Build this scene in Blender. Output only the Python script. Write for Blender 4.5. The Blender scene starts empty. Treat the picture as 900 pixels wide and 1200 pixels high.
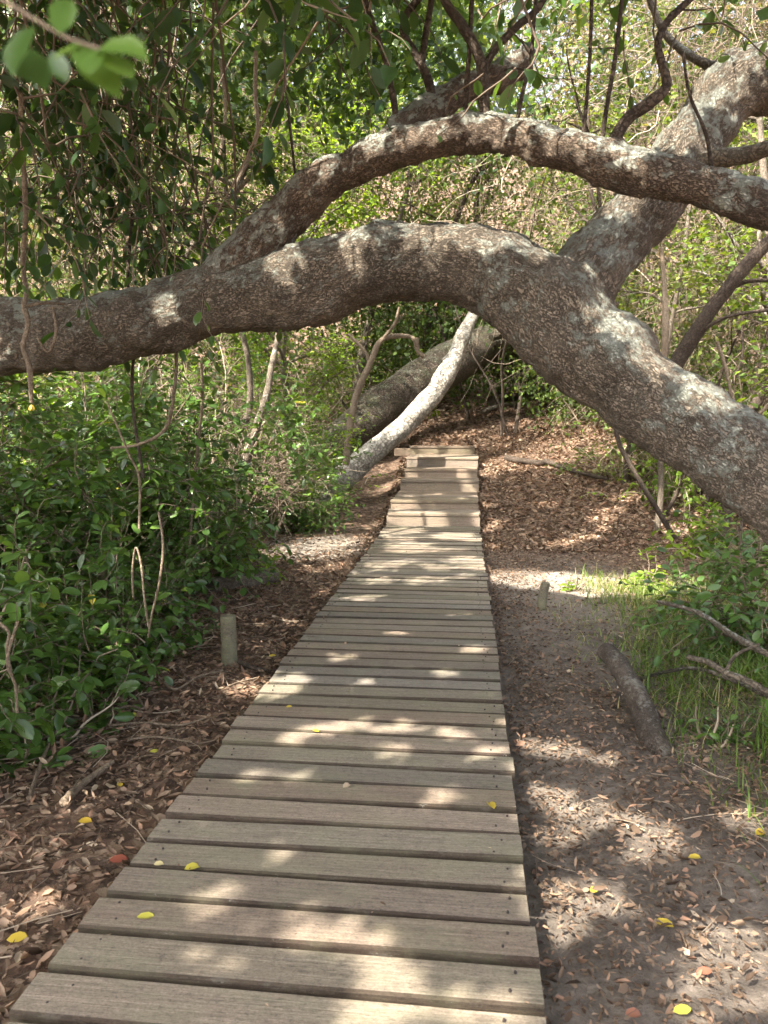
import bpy, math, random
import numpy as np
from mathutils import Vector, noise as mnoise

SEED = 11
rng = np.random.default_rng(SEED)
random.seed(SEED)
scene = bpy.context.scene
COL = scene.collection
R = math.radians

# ------------------------------------------------------------------ camera
CAM_H, YAW, PITCH, F = 1.335, R(6.02), R(6.71), 903.0
CAM = np.array([0.0, 0.0, CAM_H])
RIGHT = np.array([math.cos(YAW), math.sin(YAW), 0.0])
FWD = np.array([-math.sin(YAW) * math.cos(PITCH), math.cos(YAW) * math.cos(PITCH), -math.sin(PITCH)])
UP = np.cross(RIGHT, FWD)


def at(px, py, Y):
    """world point seen at a photo pixel (900x1200) on the plane y = Y"""
    d = FWD + RIGHT * (px - 450) / F - UP * (py - 600) / F
    return CAM + d * (Y / d[1])


def px2m(d, Y):
    return d * Y / F


# ------------------------------------------------------------------ terrain
RISE_Y = np.array([-80, 8.0, 9.6, 11.0, 12.5, 14.4, 17.0, 20.0, 23.0, 27.0, 40.0, 60.0, 200.0])
RISE_Z = np.array([0, 0.0, 0.04, 0.27, 0.55, 0.93, 1.45, 1.98, 2.35, 3.6, 13.0, 24.0, 34.0])


def smooth(a, b, x):
    t = np.clip((x - a) / (b - a), 0, 1)
    return t * t * (3 - 2 * t)


def height(x, y):
    x = np.asarray(x, float); y = np.asarray(y, float)
    left = smooth(-0.75, -1.4, x)
    yy = y - 1.3 * left * smooth(8.5, 11, y)
    z = -0.13 + np.interp(yy, RISE_Y, RISE_Z)
    z = z + 0.22 * smooth(0.9, 2.8, x) * smooth(7.5, 12, y)
    z = z + 0.25 * smooth(-2.2, -4.0, x) + 0.22 * smooth(1.5, 3.4, x) * smooth(9, 4, y)
    z = z + 13.0 * smooth(10, 36, np.abs(x)) * smooth(-2, 14, y)
    far = smooth(0.0, 1.2, np.maximum(np.maximum(x - 0.4, -1.2 - x), 0))
    b = 0.018 * np.sin(2.3 * x + 1.1 * y) + 0.014 * np.sin(3.7 * y - 1.9 * x + 1.3) + 0.010 * np.sin(7.1 * x + 5.3 * y) \
        + 0.007 * np.sin(13.0 * x - 9.0 * y)
    under = smooth(0.20, 0.10, x) * smooth(-1.12, -0.95, x) * smooth(14.0, 13.6, y)
    return z + b * (0.35 + 0.65 * far) - 0.12 * under - 0.10 * under * smooth(9.5, 10.2, y)


def ground_at(px, py):
    d = FWD + RIGHT * (px - 450) / F - UP * (py - 600) / F
    d = d / d[1]
    ys = np.arange(0.8, 60, 0.01)
    P = CAM[None] + d[None] * ys[:, None]
    below = P[:, 2] < height(P[:, 0], P[:, 1])
    i = int(np.argmax(below)) if below.any() else len(ys) - 1
    return P[i]


def deck_at(px, py, z=0.0):
    d = FWD + RIGHT * (px - 450) / F - UP * (py - 600) / F
    return CAM + d * ((z - CAM_H) / d[2])


# ------------------------------------------------------------------ mesh buffers
class MB:
    def __init__(self):
        self.v = []; self.f = []; self.m = []; self.r = []; self.n = 0

    def add(self, v, f, rnd=0.5, mat=0):
        v = np.asarray(v, float)
        f = np.asarray(f, np.int64) + self.n
        self.v.append(v); self.f.append(f)
        self.m.append(np.full(len(f), mat, np.int32))
        self.r.append(np.broadcast_to(np.asarray(rnd, float), (len(v),)).copy())
        self.n += len(v)

    def mesh(self, name, mats, smooth_=True):
        me = bpy.data.meshes.new(name)
        if not self.v:
            return me
        V = np.concatenate(self.v)
        loops = np.concatenate([f.ravel() for f in self.f])
        sizes = np.concatenate([np.full(len(f), f.shape[1], np.int32) for f in self.f])
        starts = np.concatenate([[0], np.cumsum(sizes)[:-1]]).astype(np.int32)
        me.vertices.add(len(V)); me.vertices.foreach_set('co', V.ravel().astype(np.float32))
        me.loops.add(len(loops)); me.loops.foreach_set('vertex_index', loops.astype(np.int32))
        me.polygons.add(len(sizes)); me.polygons.foreach_set('loop_start', starts)
        try:
            me.polygons.foreach_set('loop_total', sizes)
        except Exception:
            pass
        me.polygons.foreach_set('material_index', np.concatenate(self.m))
        me.polygons.foreach_set('use_smooth', np.full(len(sizes), smooth_, bool))
        a = me.attributes.new('rnd', 'FLOAT', 'POINT')
        a.data.foreach_set('value', np.concatenate(self.r).astype(np.float32))
        for m in mats:
            me.materials.append(m)
        me.update(calc_edges=True)
        me.validate()
        return me

    def build(self, name, mats, parent=None, smooth_=True):
        if not isinstance(mats, (list, tuple)):
            mats = [mats]
        if parent is not None and any(abs(parent.location[i]) > 1e-9 for i in range(3)):
            off = np.array(parent.location)
            self.v = [v - off for v in self.v]
        o = bpy.data.objects.new(name, self.mesh(name, mats, smooth_))
        COL.objects.link(o)
        if parent is not None:
            o.parent = parent
        return o


def tag(o, label=None, cat=None, group=None, kind=None):
    if label: o['label'] = label
    if cat: o['category'] = cat
    if group: o['group'] = group
    if kind: o['kind'] = kind
    return o


def empty(name, loc, label, cat, group=None):
    o = bpy.data.objects.new(name, None)
    o.location = tuple(float(c) for c in loc); o.empty_display_size = 0.1
    COL.objects.link(o)
    return tag(o, label, cat, group)


def copy_tree(o, parent=None):
    c = o.copy(); COL.objects.link(c)
    c.parent = parent
    for ch in [k for k in o.children]:
        copy_tree(ch, c)
    return c


# ------------------------------------------------------------------ shapes
def spline(P, Rd, step):
    P = np.asarray(P, float); Rd = np.asarray(Rd, float)
    n = len(P)
    if n < 3:
        L = np.linalg.norm(P[-1] - P[0]); k = max(2, int(L / step) + 1)
        t = np.linspace(0, 1, k)[:, None]
        return P[0] * (1 - t) + P[-1] * t, Rd[0] * (1 - t[:, 0]) + Rd[-1] * t[:, 0]
    Q = np.vstack([2 * P[0] - P[1], P, 2 * P[-1] - P[-2]])
    r = np.concatenate([[Rd[0]], Rd, [Rd[-1]]])
    out = []; ro = []
    for i in range(1, n):
        p0, p1, p2, p3 = Q[i - 1], Q[i], Q[i + 1], Q[i + 2]
        k = max(2, int(np.linalg.norm(p2 - p1) / step) + 1)
        t = np.linspace(0, 1, k, endpoint=(i == n - 1))[:, None]
        out.append(0.5 * (2 * p1 + (p2 - p0) * t + (2 * p0 - 5 * p1 + 4 * p2 - p3) * t ** 2 + (3 * p1 - p0 - 3 * p2 + p3) * t ** 3))
        t1 = t[:, 0]; s = t1 * t1 * (3 - 2 * t1)
        ro.append(r[i] * (1 - s) + r[i + 1] * s)
    return np.vstack(out), np.concatenate(ro)


def frames(P):
    T = np.gradient(P, axis=0)
    T /= np.linalg.norm(T, axis=1)[:, None] + 1e-12
    a = np.array([0, 0, 1.0]) if abs(T[0][2]) < 0.9 else np.array([1.0, 0, 0])
    u = np.cross(T[0], a); u /= np.linalg.norm(u)
    U = [u]
    for i in range(1, len(P)):
        u = U[-1] - T[i] * np.dot(U[-1], T[i])
        u /= np.linalg.norm(u) + 1e-12
        U.append(u)
    U = np.array(U)
    return T, U, np.cross(T, U)


def tube(mb, P, Rd, sides=8, step=0.05, rnd=0.5, mat=0, lump=0.0, cap=True, resample=True, capmat=None):
    if resample:
        P, Rd = spline(P, Rd, step)
    else:
        P = np.asarray(P, float); Rd = np.asarray(Rd, float)
    T, U, W = frames(P)
    a = np.linspace(0, 2 * math.pi, sides, endpoint=False)
    n = len(P)
    rad = np.repeat(Rd[:, None], sides, 1)
    if lump:
        ph = rng.uniform(0, 6.28, 6)
        s = np.concatenate([[0], np.cumsum(np.linalg.norm(np.diff(P, axis=0), axis=1))])[:, None] / max(Rd.mean(), 1e-4)
        rad = rad * (1 + lump * (np.sin(a[None] * 2 + s * .5 + ph[0]) * .5 + np.sin(a[None] + s * .9 + ph[1]) * .5
                                 + .4 * np.sin(a[None] * 3 - s * 1.4 + ph[2]) + .3 * np.sin(s * 2.3 + a[None] * 4 + ph[3])))
    V = P[:, None] + rad[..., None] * (np.cos(a)[None, :, None] * U[:, None] + np.sin(a)[None, :, None] * W[:, None])
    V = V.reshape(-1, 3)
    i = np.arange(n - 1)[:, None] * sides; j = np.arange(sides)[None]
    j2 = (j + 1) % sides
    Fq = np.stack([i + j, i + j2, i + sides + j2, i + sides + j], -1).reshape(-1, 4)
    mb.add(V, Fq, rnd, mat)
    if cap:
        cm = mat if capmat is None else capmat
        for e, ring in ((0, np.arange(sides)[::-1]), (n - 1, np.arange(sides))):
            c = P[e] + (T[e] * (1 if e else -1)) * Rd[e] * 0.15
            vv = np.vstack([V[e * sides + ring], c[None]])
            k = np.arange(sides)
            mb.add(vv, np.stack([k, (k + 1) % sides, np.full(sides, sides)], -1), rnd, cm)


def walk(p, d, length, n, wander=0.3, grav=0.0, up=None):
    p = np.array(p, float); d = np.array(d, float); d /= np.linalg.norm(d) + 1e-9
    pts = [p.copy()]; s = length / n
    g = np.array([0, 0, -grav])
    for _ in range(n):
        d = d + rng.normal(0, wander, 3) + g
        d /= np.linalg.norm(d) + 1e-9
        p = p + d * s
        pts.append(p.copy())
    return np.array(pts)


LEAF_NEAR_V = np.array([[0, 0, 0], [.22, .19, .05], [.22, 0, 0], [.22, -.19, .05], [.6, .25, .06], [.6, 0, -.02], [.6, -.25, .06],
                        [.86, .15, .02], [.86, 0, -.05], [.86, -.15, .02], [1, 0, -.09]])
LEAF_NEAR_Q = np.array([[1, 2, 5, 4], [2, 3, 6, 5], [4, 5, 8, 7], [5, 6, 9, 8]])
LEAF_NEAR_T = np.array([[0, 2, 1], [0, 3, 2], [7, 8, 10], [8, 9, 10]])
LEAF_FAR_V = np.array([[0, 0, 0], [.45, .25, .07], [1, 0, -.04], [.45, -.25, .07]])
LEAF_FAR_T = np.array([[0, 2, 1], [0, 3, 2]])
CURL_V = np.array([[0, 0, 0], [.25, .2, .12], [.25, 0, 0], [.25, -.2, .10], [.65, .21, .16], [.65, 0, .03], [.65, -.21, .12], [1, 0, .14]])
CURL_Q = np.array([[1, 2, 5, 4], [2, 3, 6, 5]])
CURL_T = np.array([[0, 2, 1], [0, 3, 2], [4, 5, 7], [5, 6, 7]])


def norm(a):
    return a / (np.linalg.norm(a, axis=-1, keepdims=True) + 1e-9)


def leaves(mb, pos, axis, nrm, size, rnd, kind='near', mat=0, width=1.0):
    pos = np.asarray(pos, float)
    n = len(pos)
    if n == 0: return
    X = norm(np.asarray(axis, float)); Z = np.asarray(nrm, float)
    Z = norm(Z - X * (X * Z).sum(-1, keepdims=True)); Y = np.cross(Z, X)
    tv, fs = {'near': (LEAF_NEAR_V, (LEAF_NEAR_Q, LEAF_NEAR_T)), 'far': (LEAF_FAR_V, (LEAF_FAR_T,)),
              'curl': (CURL_V, (CURL_Q, CURL_T))}[kind]
    tv = tv * np.array([1, width, 1])
    sz = np.broadcast_to(np.asarray(size, float), (n,))
    if kind == 'curl':
        cz = rng.uniform(-1.2, 2.6, n)
        T = np.repeat(tv[None], n, 0); T[..., 2] *= cz[:, None]
        T[..., 1] *= rng.uniform(.45, 1.3, n)[:, None]; T[:, 1:4, 1] *= rng.uniform(.5, 1.2, n)[:, None]; T[:, 4:7, 1] *= rng.uniform(.5, 1.3, n)[:, None]
        T[..., 2] += (rng.normal(0, .25, n))[:, None] * T[..., 0] ** 2 + (rng.normal(0, .35, n))[:, None] * T[..., 0] * T[..., 1]
    else:
        T = np.repeat(tv[None], n, 0)
        T[..., 1] *= rng.uniform(.8, 1.2, n)[:, None]
        T[..., 2] *= rng.uniform(.3, 2.0, n)[:, None]
    V = pos[:, None] + sz[:, None, None] * (T[..., 0:1] * X[:, None] + T[..., 1:2] * Y[:, None] + T[..., 2:3] * Z[:, None])
    k = len(tv)
    off = (np.arange(n) * k)[:, None, None]
    r = np.repeat(np.broadcast_to(np.asarray(rnd, float), (n,)), k)
    first = True
    base = mb.n
    for f in fs:
        F_ = (f[None] + off).reshape(-1, f.shape[1])
        if first:
            mb.add(V.reshape(-1, 3), F_, r, mat); first = False
        else:
            mb.f.append(F_ + base); mb.m.append(np.full(len(F_), mat, np.int32))


def twig_leaves(P, n, size, spread=0.9, droop=0.25):
    """leaf positions along a polyline: alternate to both sides; returns pos, axis, normal, size"""
    P = np.asarray(P)
    t = np.linspace(0.15, 1.0, n) * (len(P) - 1)
    i = np.minimum(t.astype(int), len(P) - 2); fr = (t - i)[:, None]
    pos = P[i] * (1 - fr) + P[i + 1] * fr
    T = norm(P[i + 1] - P[i])
    side = norm(np.cross(T, np.array([0, 0, 1.0])) + 1e-3)
    s = np.where(np.arange(n) % 2 == 0, 1.0, -1.0)[:, None]
    ax = T * 0.6 + side * s * spread + rng.normal(0, .35, (n, 3)) + np.array([0, 0, -droop])
    nr = np.array([0, 0, 1.0]) + rng.normal(0, .45, (n, 3))
    return pos, ax, nr, size * rng.uniform(.4, 1.3, n)


# ------------------------------------------------------------------ materials
def new_mat(name):
    m = bpy.data.materials.new(name); m.use_nodes = True
    nt = m.node_tree; nt.nodes.clear()
    return m, nt


def N(nt, t, **kw):
    n = nt.nodes.new(t)
    for k, v in kw.items():
        if k.startswith('i_'):
            n.inputs[k[2:].replace('_', ' ')].default_value = v
        else:
            setattr(n, k, v)
    return n


def ramp(nt, fac, stops, interp='LINEAR'):
    n = nt.nodes.new('ShaderNodeValToRGB'); n.color_ramp.interpolation = interp
    e = n.color_ramp.elements
    while len(e) < len(stops): e.new(0.5)
    for el, (p, c) in zip(e, stops):
        el.position = p; el.color = (*c, 1) if len(c) == 3 else c
    nt.links.new(fac, n.inputs[0])
    return n.outputs[0]


def mixc(nt, fac, a, b, mode='MIX'):
    n = nt.nodes.new('ShaderNodeMix'); n.data_type = 'RGBA'; n.blend_type = mode
    for sock, v in ((n.inputs[0], fac), (n.inputs[6], a), (n.inputs[7], b)):
        if hasattr(v, 'is_output'): nt.links.new(v, sock)
        elif isinstance(v, (int, float)): sock.default_value = v
        else: sock.default_value = (*v, 1)
    return n.outputs[2]


def mth(nt, op, a, b=None, clamp=False):
    n = nt.nodes.new('ShaderNodeMath'); n.operation = op; n.use_clamp = clamp
    for i, v in enumerate((a, b)):
        if v is None: continue
        if hasattr(v, 'is_output'): nt.links.new(v, n.inputs[i])
        else: n.inputs[i].default_value = v
    return n.outputs[0]


def noise_tex(nt, vec, scale, detail=4, rough=.55, dist=0.0):
    n = N(nt, 'ShaderNodeTexNoise'); n.inputs['Scale'].default_value = scale
    n.inputs['Detail'].default_value = detail; n.inputs['Roughness'].default_value = rough
    n.inputs['Distortion'].default_value = dist
    nt.links.new(vec, n.inputs['Vector'])
    return n


def mapping(nt, vec, scale):
    n = N(nt, 'ShaderNodeMapping'); n.inputs['Scale'].default_value = scale
    nt.links.new(vec, n.inputs['Vector'])
    return n.outputs[0]


def finish(nt, color, rough=.8, bump=None, bstr=.5, bdist=.01, spec=.3):
    p = N(nt, 'ShaderNodeBsdfPrincipled'); o = N(nt, 'ShaderNodeOutputMaterial')
    if hasattr(color, 'is_output'): nt.links.new(color, p.inputs['Base Color'])
    else: p.inputs['Base Color'].default_value = (*color, 1)
    if hasattr(rough, 'is_output'): nt.links.new(rough, p.inputs['Roughness'])
    else: p.inputs['Roughness'].default_value = rough
    p.inputs['Specular IOR Level'].default_value = spec
    if bump is not None:
        b = N(nt, 'ShaderNodeBump'); b.inputs['Strength'].default_value = bstr; b.inputs['Distance'].default_value = bdist
        nt.links.new(bump, b.inputs['Height']); nt.links.new(b.outputs[0], p.inputs['Normal'])
    nt.links.new(p.outputs[0], o.inputs[0])
    return p


def leaf_mat(name, stops, trans=.35, tcol=(1.25, 1.15, .55), rough=.42, spec=.4):
    m, nt = new_mat(name)
    a = N(nt, 'ShaderNodeAttribute', attribute_name='rnd')
    c = ramp(nt, a.outputs['Fac'], stops)
    co = N(nt, 'ShaderNodeTexCoord').outputs['Object']
    nz = noise_tex(nt, co, 35, 3)
    c = mixc(nt, .35, c, mixc(nt, nz.outputs[0], (.45, .45, .4), (1.5, 1.5, 1.4)), 'MULTIPLY')
    p = N(nt, 'ShaderNodeBsdfPrincipled'); nt.links.new(c, p.inputs['Base Color'])
    p.inputs['Roughness'].default_value = rough; p.inputs['Specular IOR Level'].default_value = spec
    t = N(nt, 'ShaderNodeBsdfTranslucent'); nt.links.new(mixc(nt, 1.0, c, tcol, 'MULTIPLY'), t.inputs[0])
    mx = N(nt, 'ShaderNodeMixShader'); mx.inputs[0].default_value = trans
    nt.links.new(p.outputs[0], mx.inputs[1]); nt.links.new(t.outputs[0], mx.inputs[2])
    o = N(nt, 'ShaderNodeOutputMaterial'); nt.links.new(mx.outputs[0], o.inputs[0])
    return m


def bark_mat(name, dark, light, lichen=None, lich_amt=.5, crack=50, bstr=.8, bdist=.012, moss=None, attr=None):
    m, nt = new_mat(name)
    co = N(nt, 'ShaderNodeTexCoord').outputs['Object']
    if attr:
        co = N(nt, 'ShaderNodeAttribute', attribute_name=attr).outputs['Vector']
        cs = mapping(nt, co, (.42, 1, 1))
    else:
        cs = co
    big = noise_tex(nt, co, 3.5, 5, .6)
    mid = noise_tex(nt, cs, 24, 7, .68, .5)
    wob = N(nt, 'ShaderNodeVectorMath', operation='ADD')
    sc = N(nt, 'ShaderNodeVectorMath', operation='SCALE'); sc.inputs['Scale'].default_value = .075
    nt.links.new(mid.outputs['Color'], sc.inputs[0])
    nt.links.new(cs, wob.inputs[0]); nt.links.new(sc.outputs[0], wob.inputs[1])
    vo = N(nt, 'ShaderNodeTexVoronoi', feature='DISTANCE_TO_EDGE'); vo.inputs['Scale'].default_value = crack
    nt.links.new(wob.outputs[0], vo.inputs['Vector'])
    vo2 = N(nt, 'ShaderNodeTexVoronoi', feature='F1'); vo2.inputs['Scale'].default_value = crack
    nt.links.new(wob.outputs[0], vo2.inputs['Vector'])
    cr = N(nt, 'ShaderNodeMapRange'); cr.inputs['From Max'].default_value = .16
    nt.links.new(vo.outputs[0], cr.inputs[0])
    f = mth(nt, 'ADD', mth(nt, 'MULTIPLY', big.outputs[0], .7), mth(nt, 'MULTIPLY', mid.outputs[0], .55))
    c = ramp(nt, f, [(.38, dark), (.66, tuple((a + b) / 2 for a, b in zip(dark, light))), (.85, light)])
    c = mixc(nt, .35, c, mixc(nt, vo2.outputs['Color'], (.8, .8, .8), (1.15, 1.12, 1.1)), 'MULTIPLY')
    c = mixc(nt, mth(nt, 'MULTIPLY', mth(nt, 'SUBTRACT', 1, cr.outputs[0]), .62), c, tuple(d * .35 for d in dark))
    h = mth(nt, 'ADD', mth(nt, 'MULTIPLY', cr.outputs[0], .6), mth(nt, 'MULTIPLY', mid.outputs[0], .9))
    if moss is not None:
        ms = noise_tex(nt, co, 2.2, 5, .7)
        c = mixc(nt, ramp(nt, ms.outputs[0], [(.5, (0, 0, 0)), (.62, (.8, .8, .8))]), c, moss)
    if lichen is not None:
        ge = N(nt, 'ShaderNodeNewGeometry'); sp = N(nt, 'ShaderNodeSeparateXYZ'); nt.links.new(ge.outputs['Normal'], sp.inputs[0])
        l1 = noise_tex(nt, co, 5.0, 4, .62)
        l2 = noise_tex(nt, co, 32, 7, .8)
        v3 = N(nt, 'ShaderNodeTexVoronoi', feature='F1'); v3.inputs['Scale'].default_value = 38
        nt.links.new(wob.outputs[0], v3.inputs['Vector'])
        s = mth(nt, 'ADD', mth(nt, 'MULTIPLY', l1.outputs[0], .75), mth(nt, 'MULTIPLY', l2.outputs[0], .75))
        s = mth(nt, 'ADD', s, mth(nt, 'MULTIPLY', sp.outputs[2], .13))
        s = mth(nt, 'SUBTRACT', s, mth(nt, 'MULTIPLY', v3.outputs[0], .26))
        lm = ramp(nt, s, [(.84 - lich_amt * .32, (0, 0, 0)), (.91 - lich_amt * .32, (.6, .6, .6)), (1.0, (.95, .95, .95))])
        lc = mixc(nt, l2.outputs[0], tuple(a * .6 for a in lichen), tuple(min(1, a * 1.25) for a in lichen))
        c = mixc(nt, lm, c, lc)
        h = mth(nt, 'ADD', h, mth(nt, 'MULTIPLY', lm, .25))
    finish(nt, c, .9, h, bstr, bdist, .2)
    return m


def wood_mat(name, a, b, green=.3):
    m, nt = new_mat(name)
    co = N(nt, 'ShaderNodeTexCoord').outputs['Object']
    at_ = N(nt, 'ShaderNodeAttribute', attribute_name='rnd')
    off = N(nt, 'ShaderNodeCombineXYZ'); nt.links.new(mth(nt, 'MULTIPLY', at_.outputs['Fac'], 37.0), off.inputs[2])
    nt.links.new(mth(nt, 'MULTIPLY', at_.outputs['Fac'], 11.0), off.inputs[0])
    ad = N(nt, 'ShaderNodeVectorMath', operation='ADD'); nt.links.new(co, ad.inputs[0]); nt.links.new(off.outputs[0], ad.inputs[1])
    gr = noise_tex(nt, mapping(nt, ad.outputs[0], (1.3, 60, 60)), 2.4, 8, .72, .5)
    grit = noise_tex(nt, mapping(nt, ad.outputs[0], (95, 150, 150)), 1.5, 6, .8)
    pit = noise_tex(nt, mapping(nt, ad.outputs[0], (28, 60, 60)), 1.5, 5, .8)
    fine = noise_tex(nt, mapping(nt, ad.outputs[0], (6, 190, 190)), 2.0, 4, .7)
    blot = noise_tex(nt, mapping(nt, ad.outputs[0], (3, 6, 6)), 1.3, 6, .65)
    c = ramp(nt, gr.outputs[0], [(.25, tuple(x * .72 for x in a)), (.47, a), (.75, b)])
    tint = ramp(nt, at_.outputs['Fac'], [(0, (.60, .57, .52)), (.18, (.98, 1.0, 1.02)), (.36, (1.15, 1.05, .95)), (.52, (.76, .76, .63)), (.7, (1.26, 1.22, 1.16)), (.86, (.92, .79, .67)), (1, (.66, .64, .62))])
    c = mixc(nt, .75, c, ramp(nt, grit.outputs[0], [(.3, (.42, .42, .42)), (.5, (1, 1, 1)), (.72, (1.6, 1.58, 1.55))]), 'MULTIPLY')
    c = mixc(nt, .6, c, ramp(nt, pit.outputs[0], [(.34, (.3, .3, .3)), (.48, (1, 1, 1)), (.75, (1.3, 1.3, 1.3))]), 'MULTIPLY')
    c = mixc(nt, .8, c, tint, 'MULTIPLY')
    c = mixc(nt, ramp(nt, blot.outputs[0], [(.45, (0, 0, 0)), (.7, (green, green, green))]), c, (.21, .215, .125))
    st = noise_tex(nt, mapping(nt, ad.outputs[0], (9, 26, 20)), 1.0, 7, .75)
    c = mixc(nt, ramp(nt, st.outputs[0], [(.56, (0, 0, 0)), (.66, (.5, .5, .5))]), c, (.12, .105, .085))
    # pale scuffs and crusts
    sc = noise_tex(nt, mapping(nt, ad.outputs[0], (14, 34, 30)), 1.0, 6, .8, 1.2)
    c = mixc(nt, ramp(nt, sc.outputs[0], [(.63, (0, 0, 0)), (.72, (.55, .55, .55))]), c, (.46, .43, .37))
    # knots
    vk = N(nt, 'ShaderNodeTexVoronoi', feature='F1'); vk.inputs['Scale'].default_value = 1.0
    nt.links.new(mapping(nt, ad.outputs[0], (1.7, 7.0, 7.0)), vk.inputs['Vector'])
    c = mixc(nt, ramp(nt, vk.outputs[0], [(.05, (.8, .8, .8)), (.10, (0, 0, 0))]), c, (.07, .05, .038))
    h = mth(nt, 'ADD', mth(nt, 'MULTIPLY', gr.outputs[0], .6), mth(nt, 'MULTIPLY', fine.outputs[0], .6))
    h = mth(nt, 'ADD', h, mth(nt, 'MULTIPLY', grit.outputs[0], .5))
    finish(nt, c, .82, h, .8, .005, .22)
    return m


M = {}
M['deck'] = wood_mat('weathered_deck_wood', (.190, .162, .134), (.325, .285, .238), .30)
M['edge'] = wood_mat('dirty_shaded_plank_edge', (.045, .034, .026), (.085, .066, .05), .2)  # plank sides darkened: dirt plus shade of the gaps put into the colour
M['step'] = wood_mat('weathered_step_wood', (.20, .16, .125), (.32, .265, .21), .2)
M['post'] = wood_mat('green_post_wood', (.12, .108, .08), (.20, .18, .13), .7)
m_, nt_ = new_mat('rusty_nail'); finish(nt_, (.035, .028, .024), .7); M['nail'] = m_
M['arch'] = bark_mat('lichen_bark', (.090, .073, .055), (.355, .295, .222), (.36, .385, .325), .55, 95, 1.0, .016, None, 'bark')
M['limb'] = bark_mat('lichen_limb_bark', (.075, .056, .042), (.29, .22, .158), (.43, .455, .385), .60, 95, 1.0, .014, None, 'bark')
M['pale'] = bark_mat('pale_bark', (.22, .19, .15), (.62, .57, .48), (.64, .61, .53), .56, 16, 1.0, .03)
M['mossy'] = bark_mat('mossy_bark', (.06, .046, .034), (.20, .16, .12), (.26, .27, .20), .35, 20, 1.0, .06, (.10, .10, .055))
M['grey'] = bark_mat('grey_bark', (.10, .08, .06), (.24, .20, .15), (.34, .35, .30), .25, 40, .8, .01)
M['dark'] = bark_mat('dark_bark', (.045, .034, .026), (.13, .10, .075), None, .2, 40, .8, .01)
M['log'] = bark_mat('rotten_log_bark', (.05, .040, .032), (.23, .185, .145), (.30, .28, .23), .2, 90, 1.0, .012)
M['cut'] = bark_mat('cut_wood', (.25, .17, .11), (.42, .32, .22), None, 0, 18, .5, .006)
M['vine'] = bark_mat('dry_vine', (.13, .095, .065), (.36, .285, .20), None, .2, 60, .7, .006)
m_, nt_ = new_mat('dry_twig')
c_ = ramp(nt_, N(nt_, 'ShaderNodeAttribute', attribute_name='rnd').outputs['Fac'],
          [(0, (.07, .05, .036)), (.45, (.16, .12, .085)), (.8, (.36, .29, .21)), (1, (.56, .48, .37))])
finish(nt_, c_, .85); M['twig'] = m_
M['leaf'] = leaf_mat('glossy_green_leaf', [(0, (.034, .068, .017)), (.4, (.066, .132, .028)), (.75, (.105, .195, .038)), (.93, (.16, .26, .05)), (1, (.36, .32, .04))], .34, (1.5, 1.35, .5), .28, .55)
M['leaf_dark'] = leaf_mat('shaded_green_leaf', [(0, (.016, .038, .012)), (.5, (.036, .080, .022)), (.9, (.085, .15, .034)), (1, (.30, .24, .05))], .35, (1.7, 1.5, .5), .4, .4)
M['leaf_far'] = leaf_mat('mixed_far_leaf', [(0, (.035, .055, .018)), (.25, (.075, .12, .028)), (.5, (.11, .175, .030)), (.68, (.18, .22, .05)), (.82, (.22, .165, .11)), (1, (.45, .37, .275))], .40, (1.5, 1.4, .6), .6, .25)
M['leaf_bright'] = leaf_mat('fresh_yellow_green_leaf', [(0, (.09, .17, .018)), (.5, (.17, .28, .028)), (1, (.30, .38, .05))], .45, (1.5, 1.4, .5), .5, .3)
M['grass'] = leaf_mat('grass_blade', [(0, (.05, .095, .018)), (.5, (.115, .19, .035)), (.8, (.19, .25, .06)), (1, (.42, .37, .20))], .40, (1.4, 1.3, .6), .5, .3)
M['litter'] = leaf_mat('fallen_brown_leaf', [(0, (.050, .033, .023)), (.25, (.115, .075, .050)), (.45, (.215, .155, .11)), (.58, (.28, .165, .11)),
                                             (.72, (.30, .21, .14)), (.9, (.46, .37, .27)), (1, (.45, .40, .12))], .12, (1.2, 1, .8), .7, .2)
M['yellow'] = leaf_mat('fallen_yellow_leaf', [(0, (.44, .29, .035)), (.6, (.48, .37, .05)), (1, (.36, .36, .06))], .2, (1.1, 1, .6), .5, .3)
M['redleaf'] = leaf_mat('fallen_red_leaf', [(0, (.20, .055, .035)), (1, (.26, .12, .075))], .2, (1.1, 1, .6), .5, .3)


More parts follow.
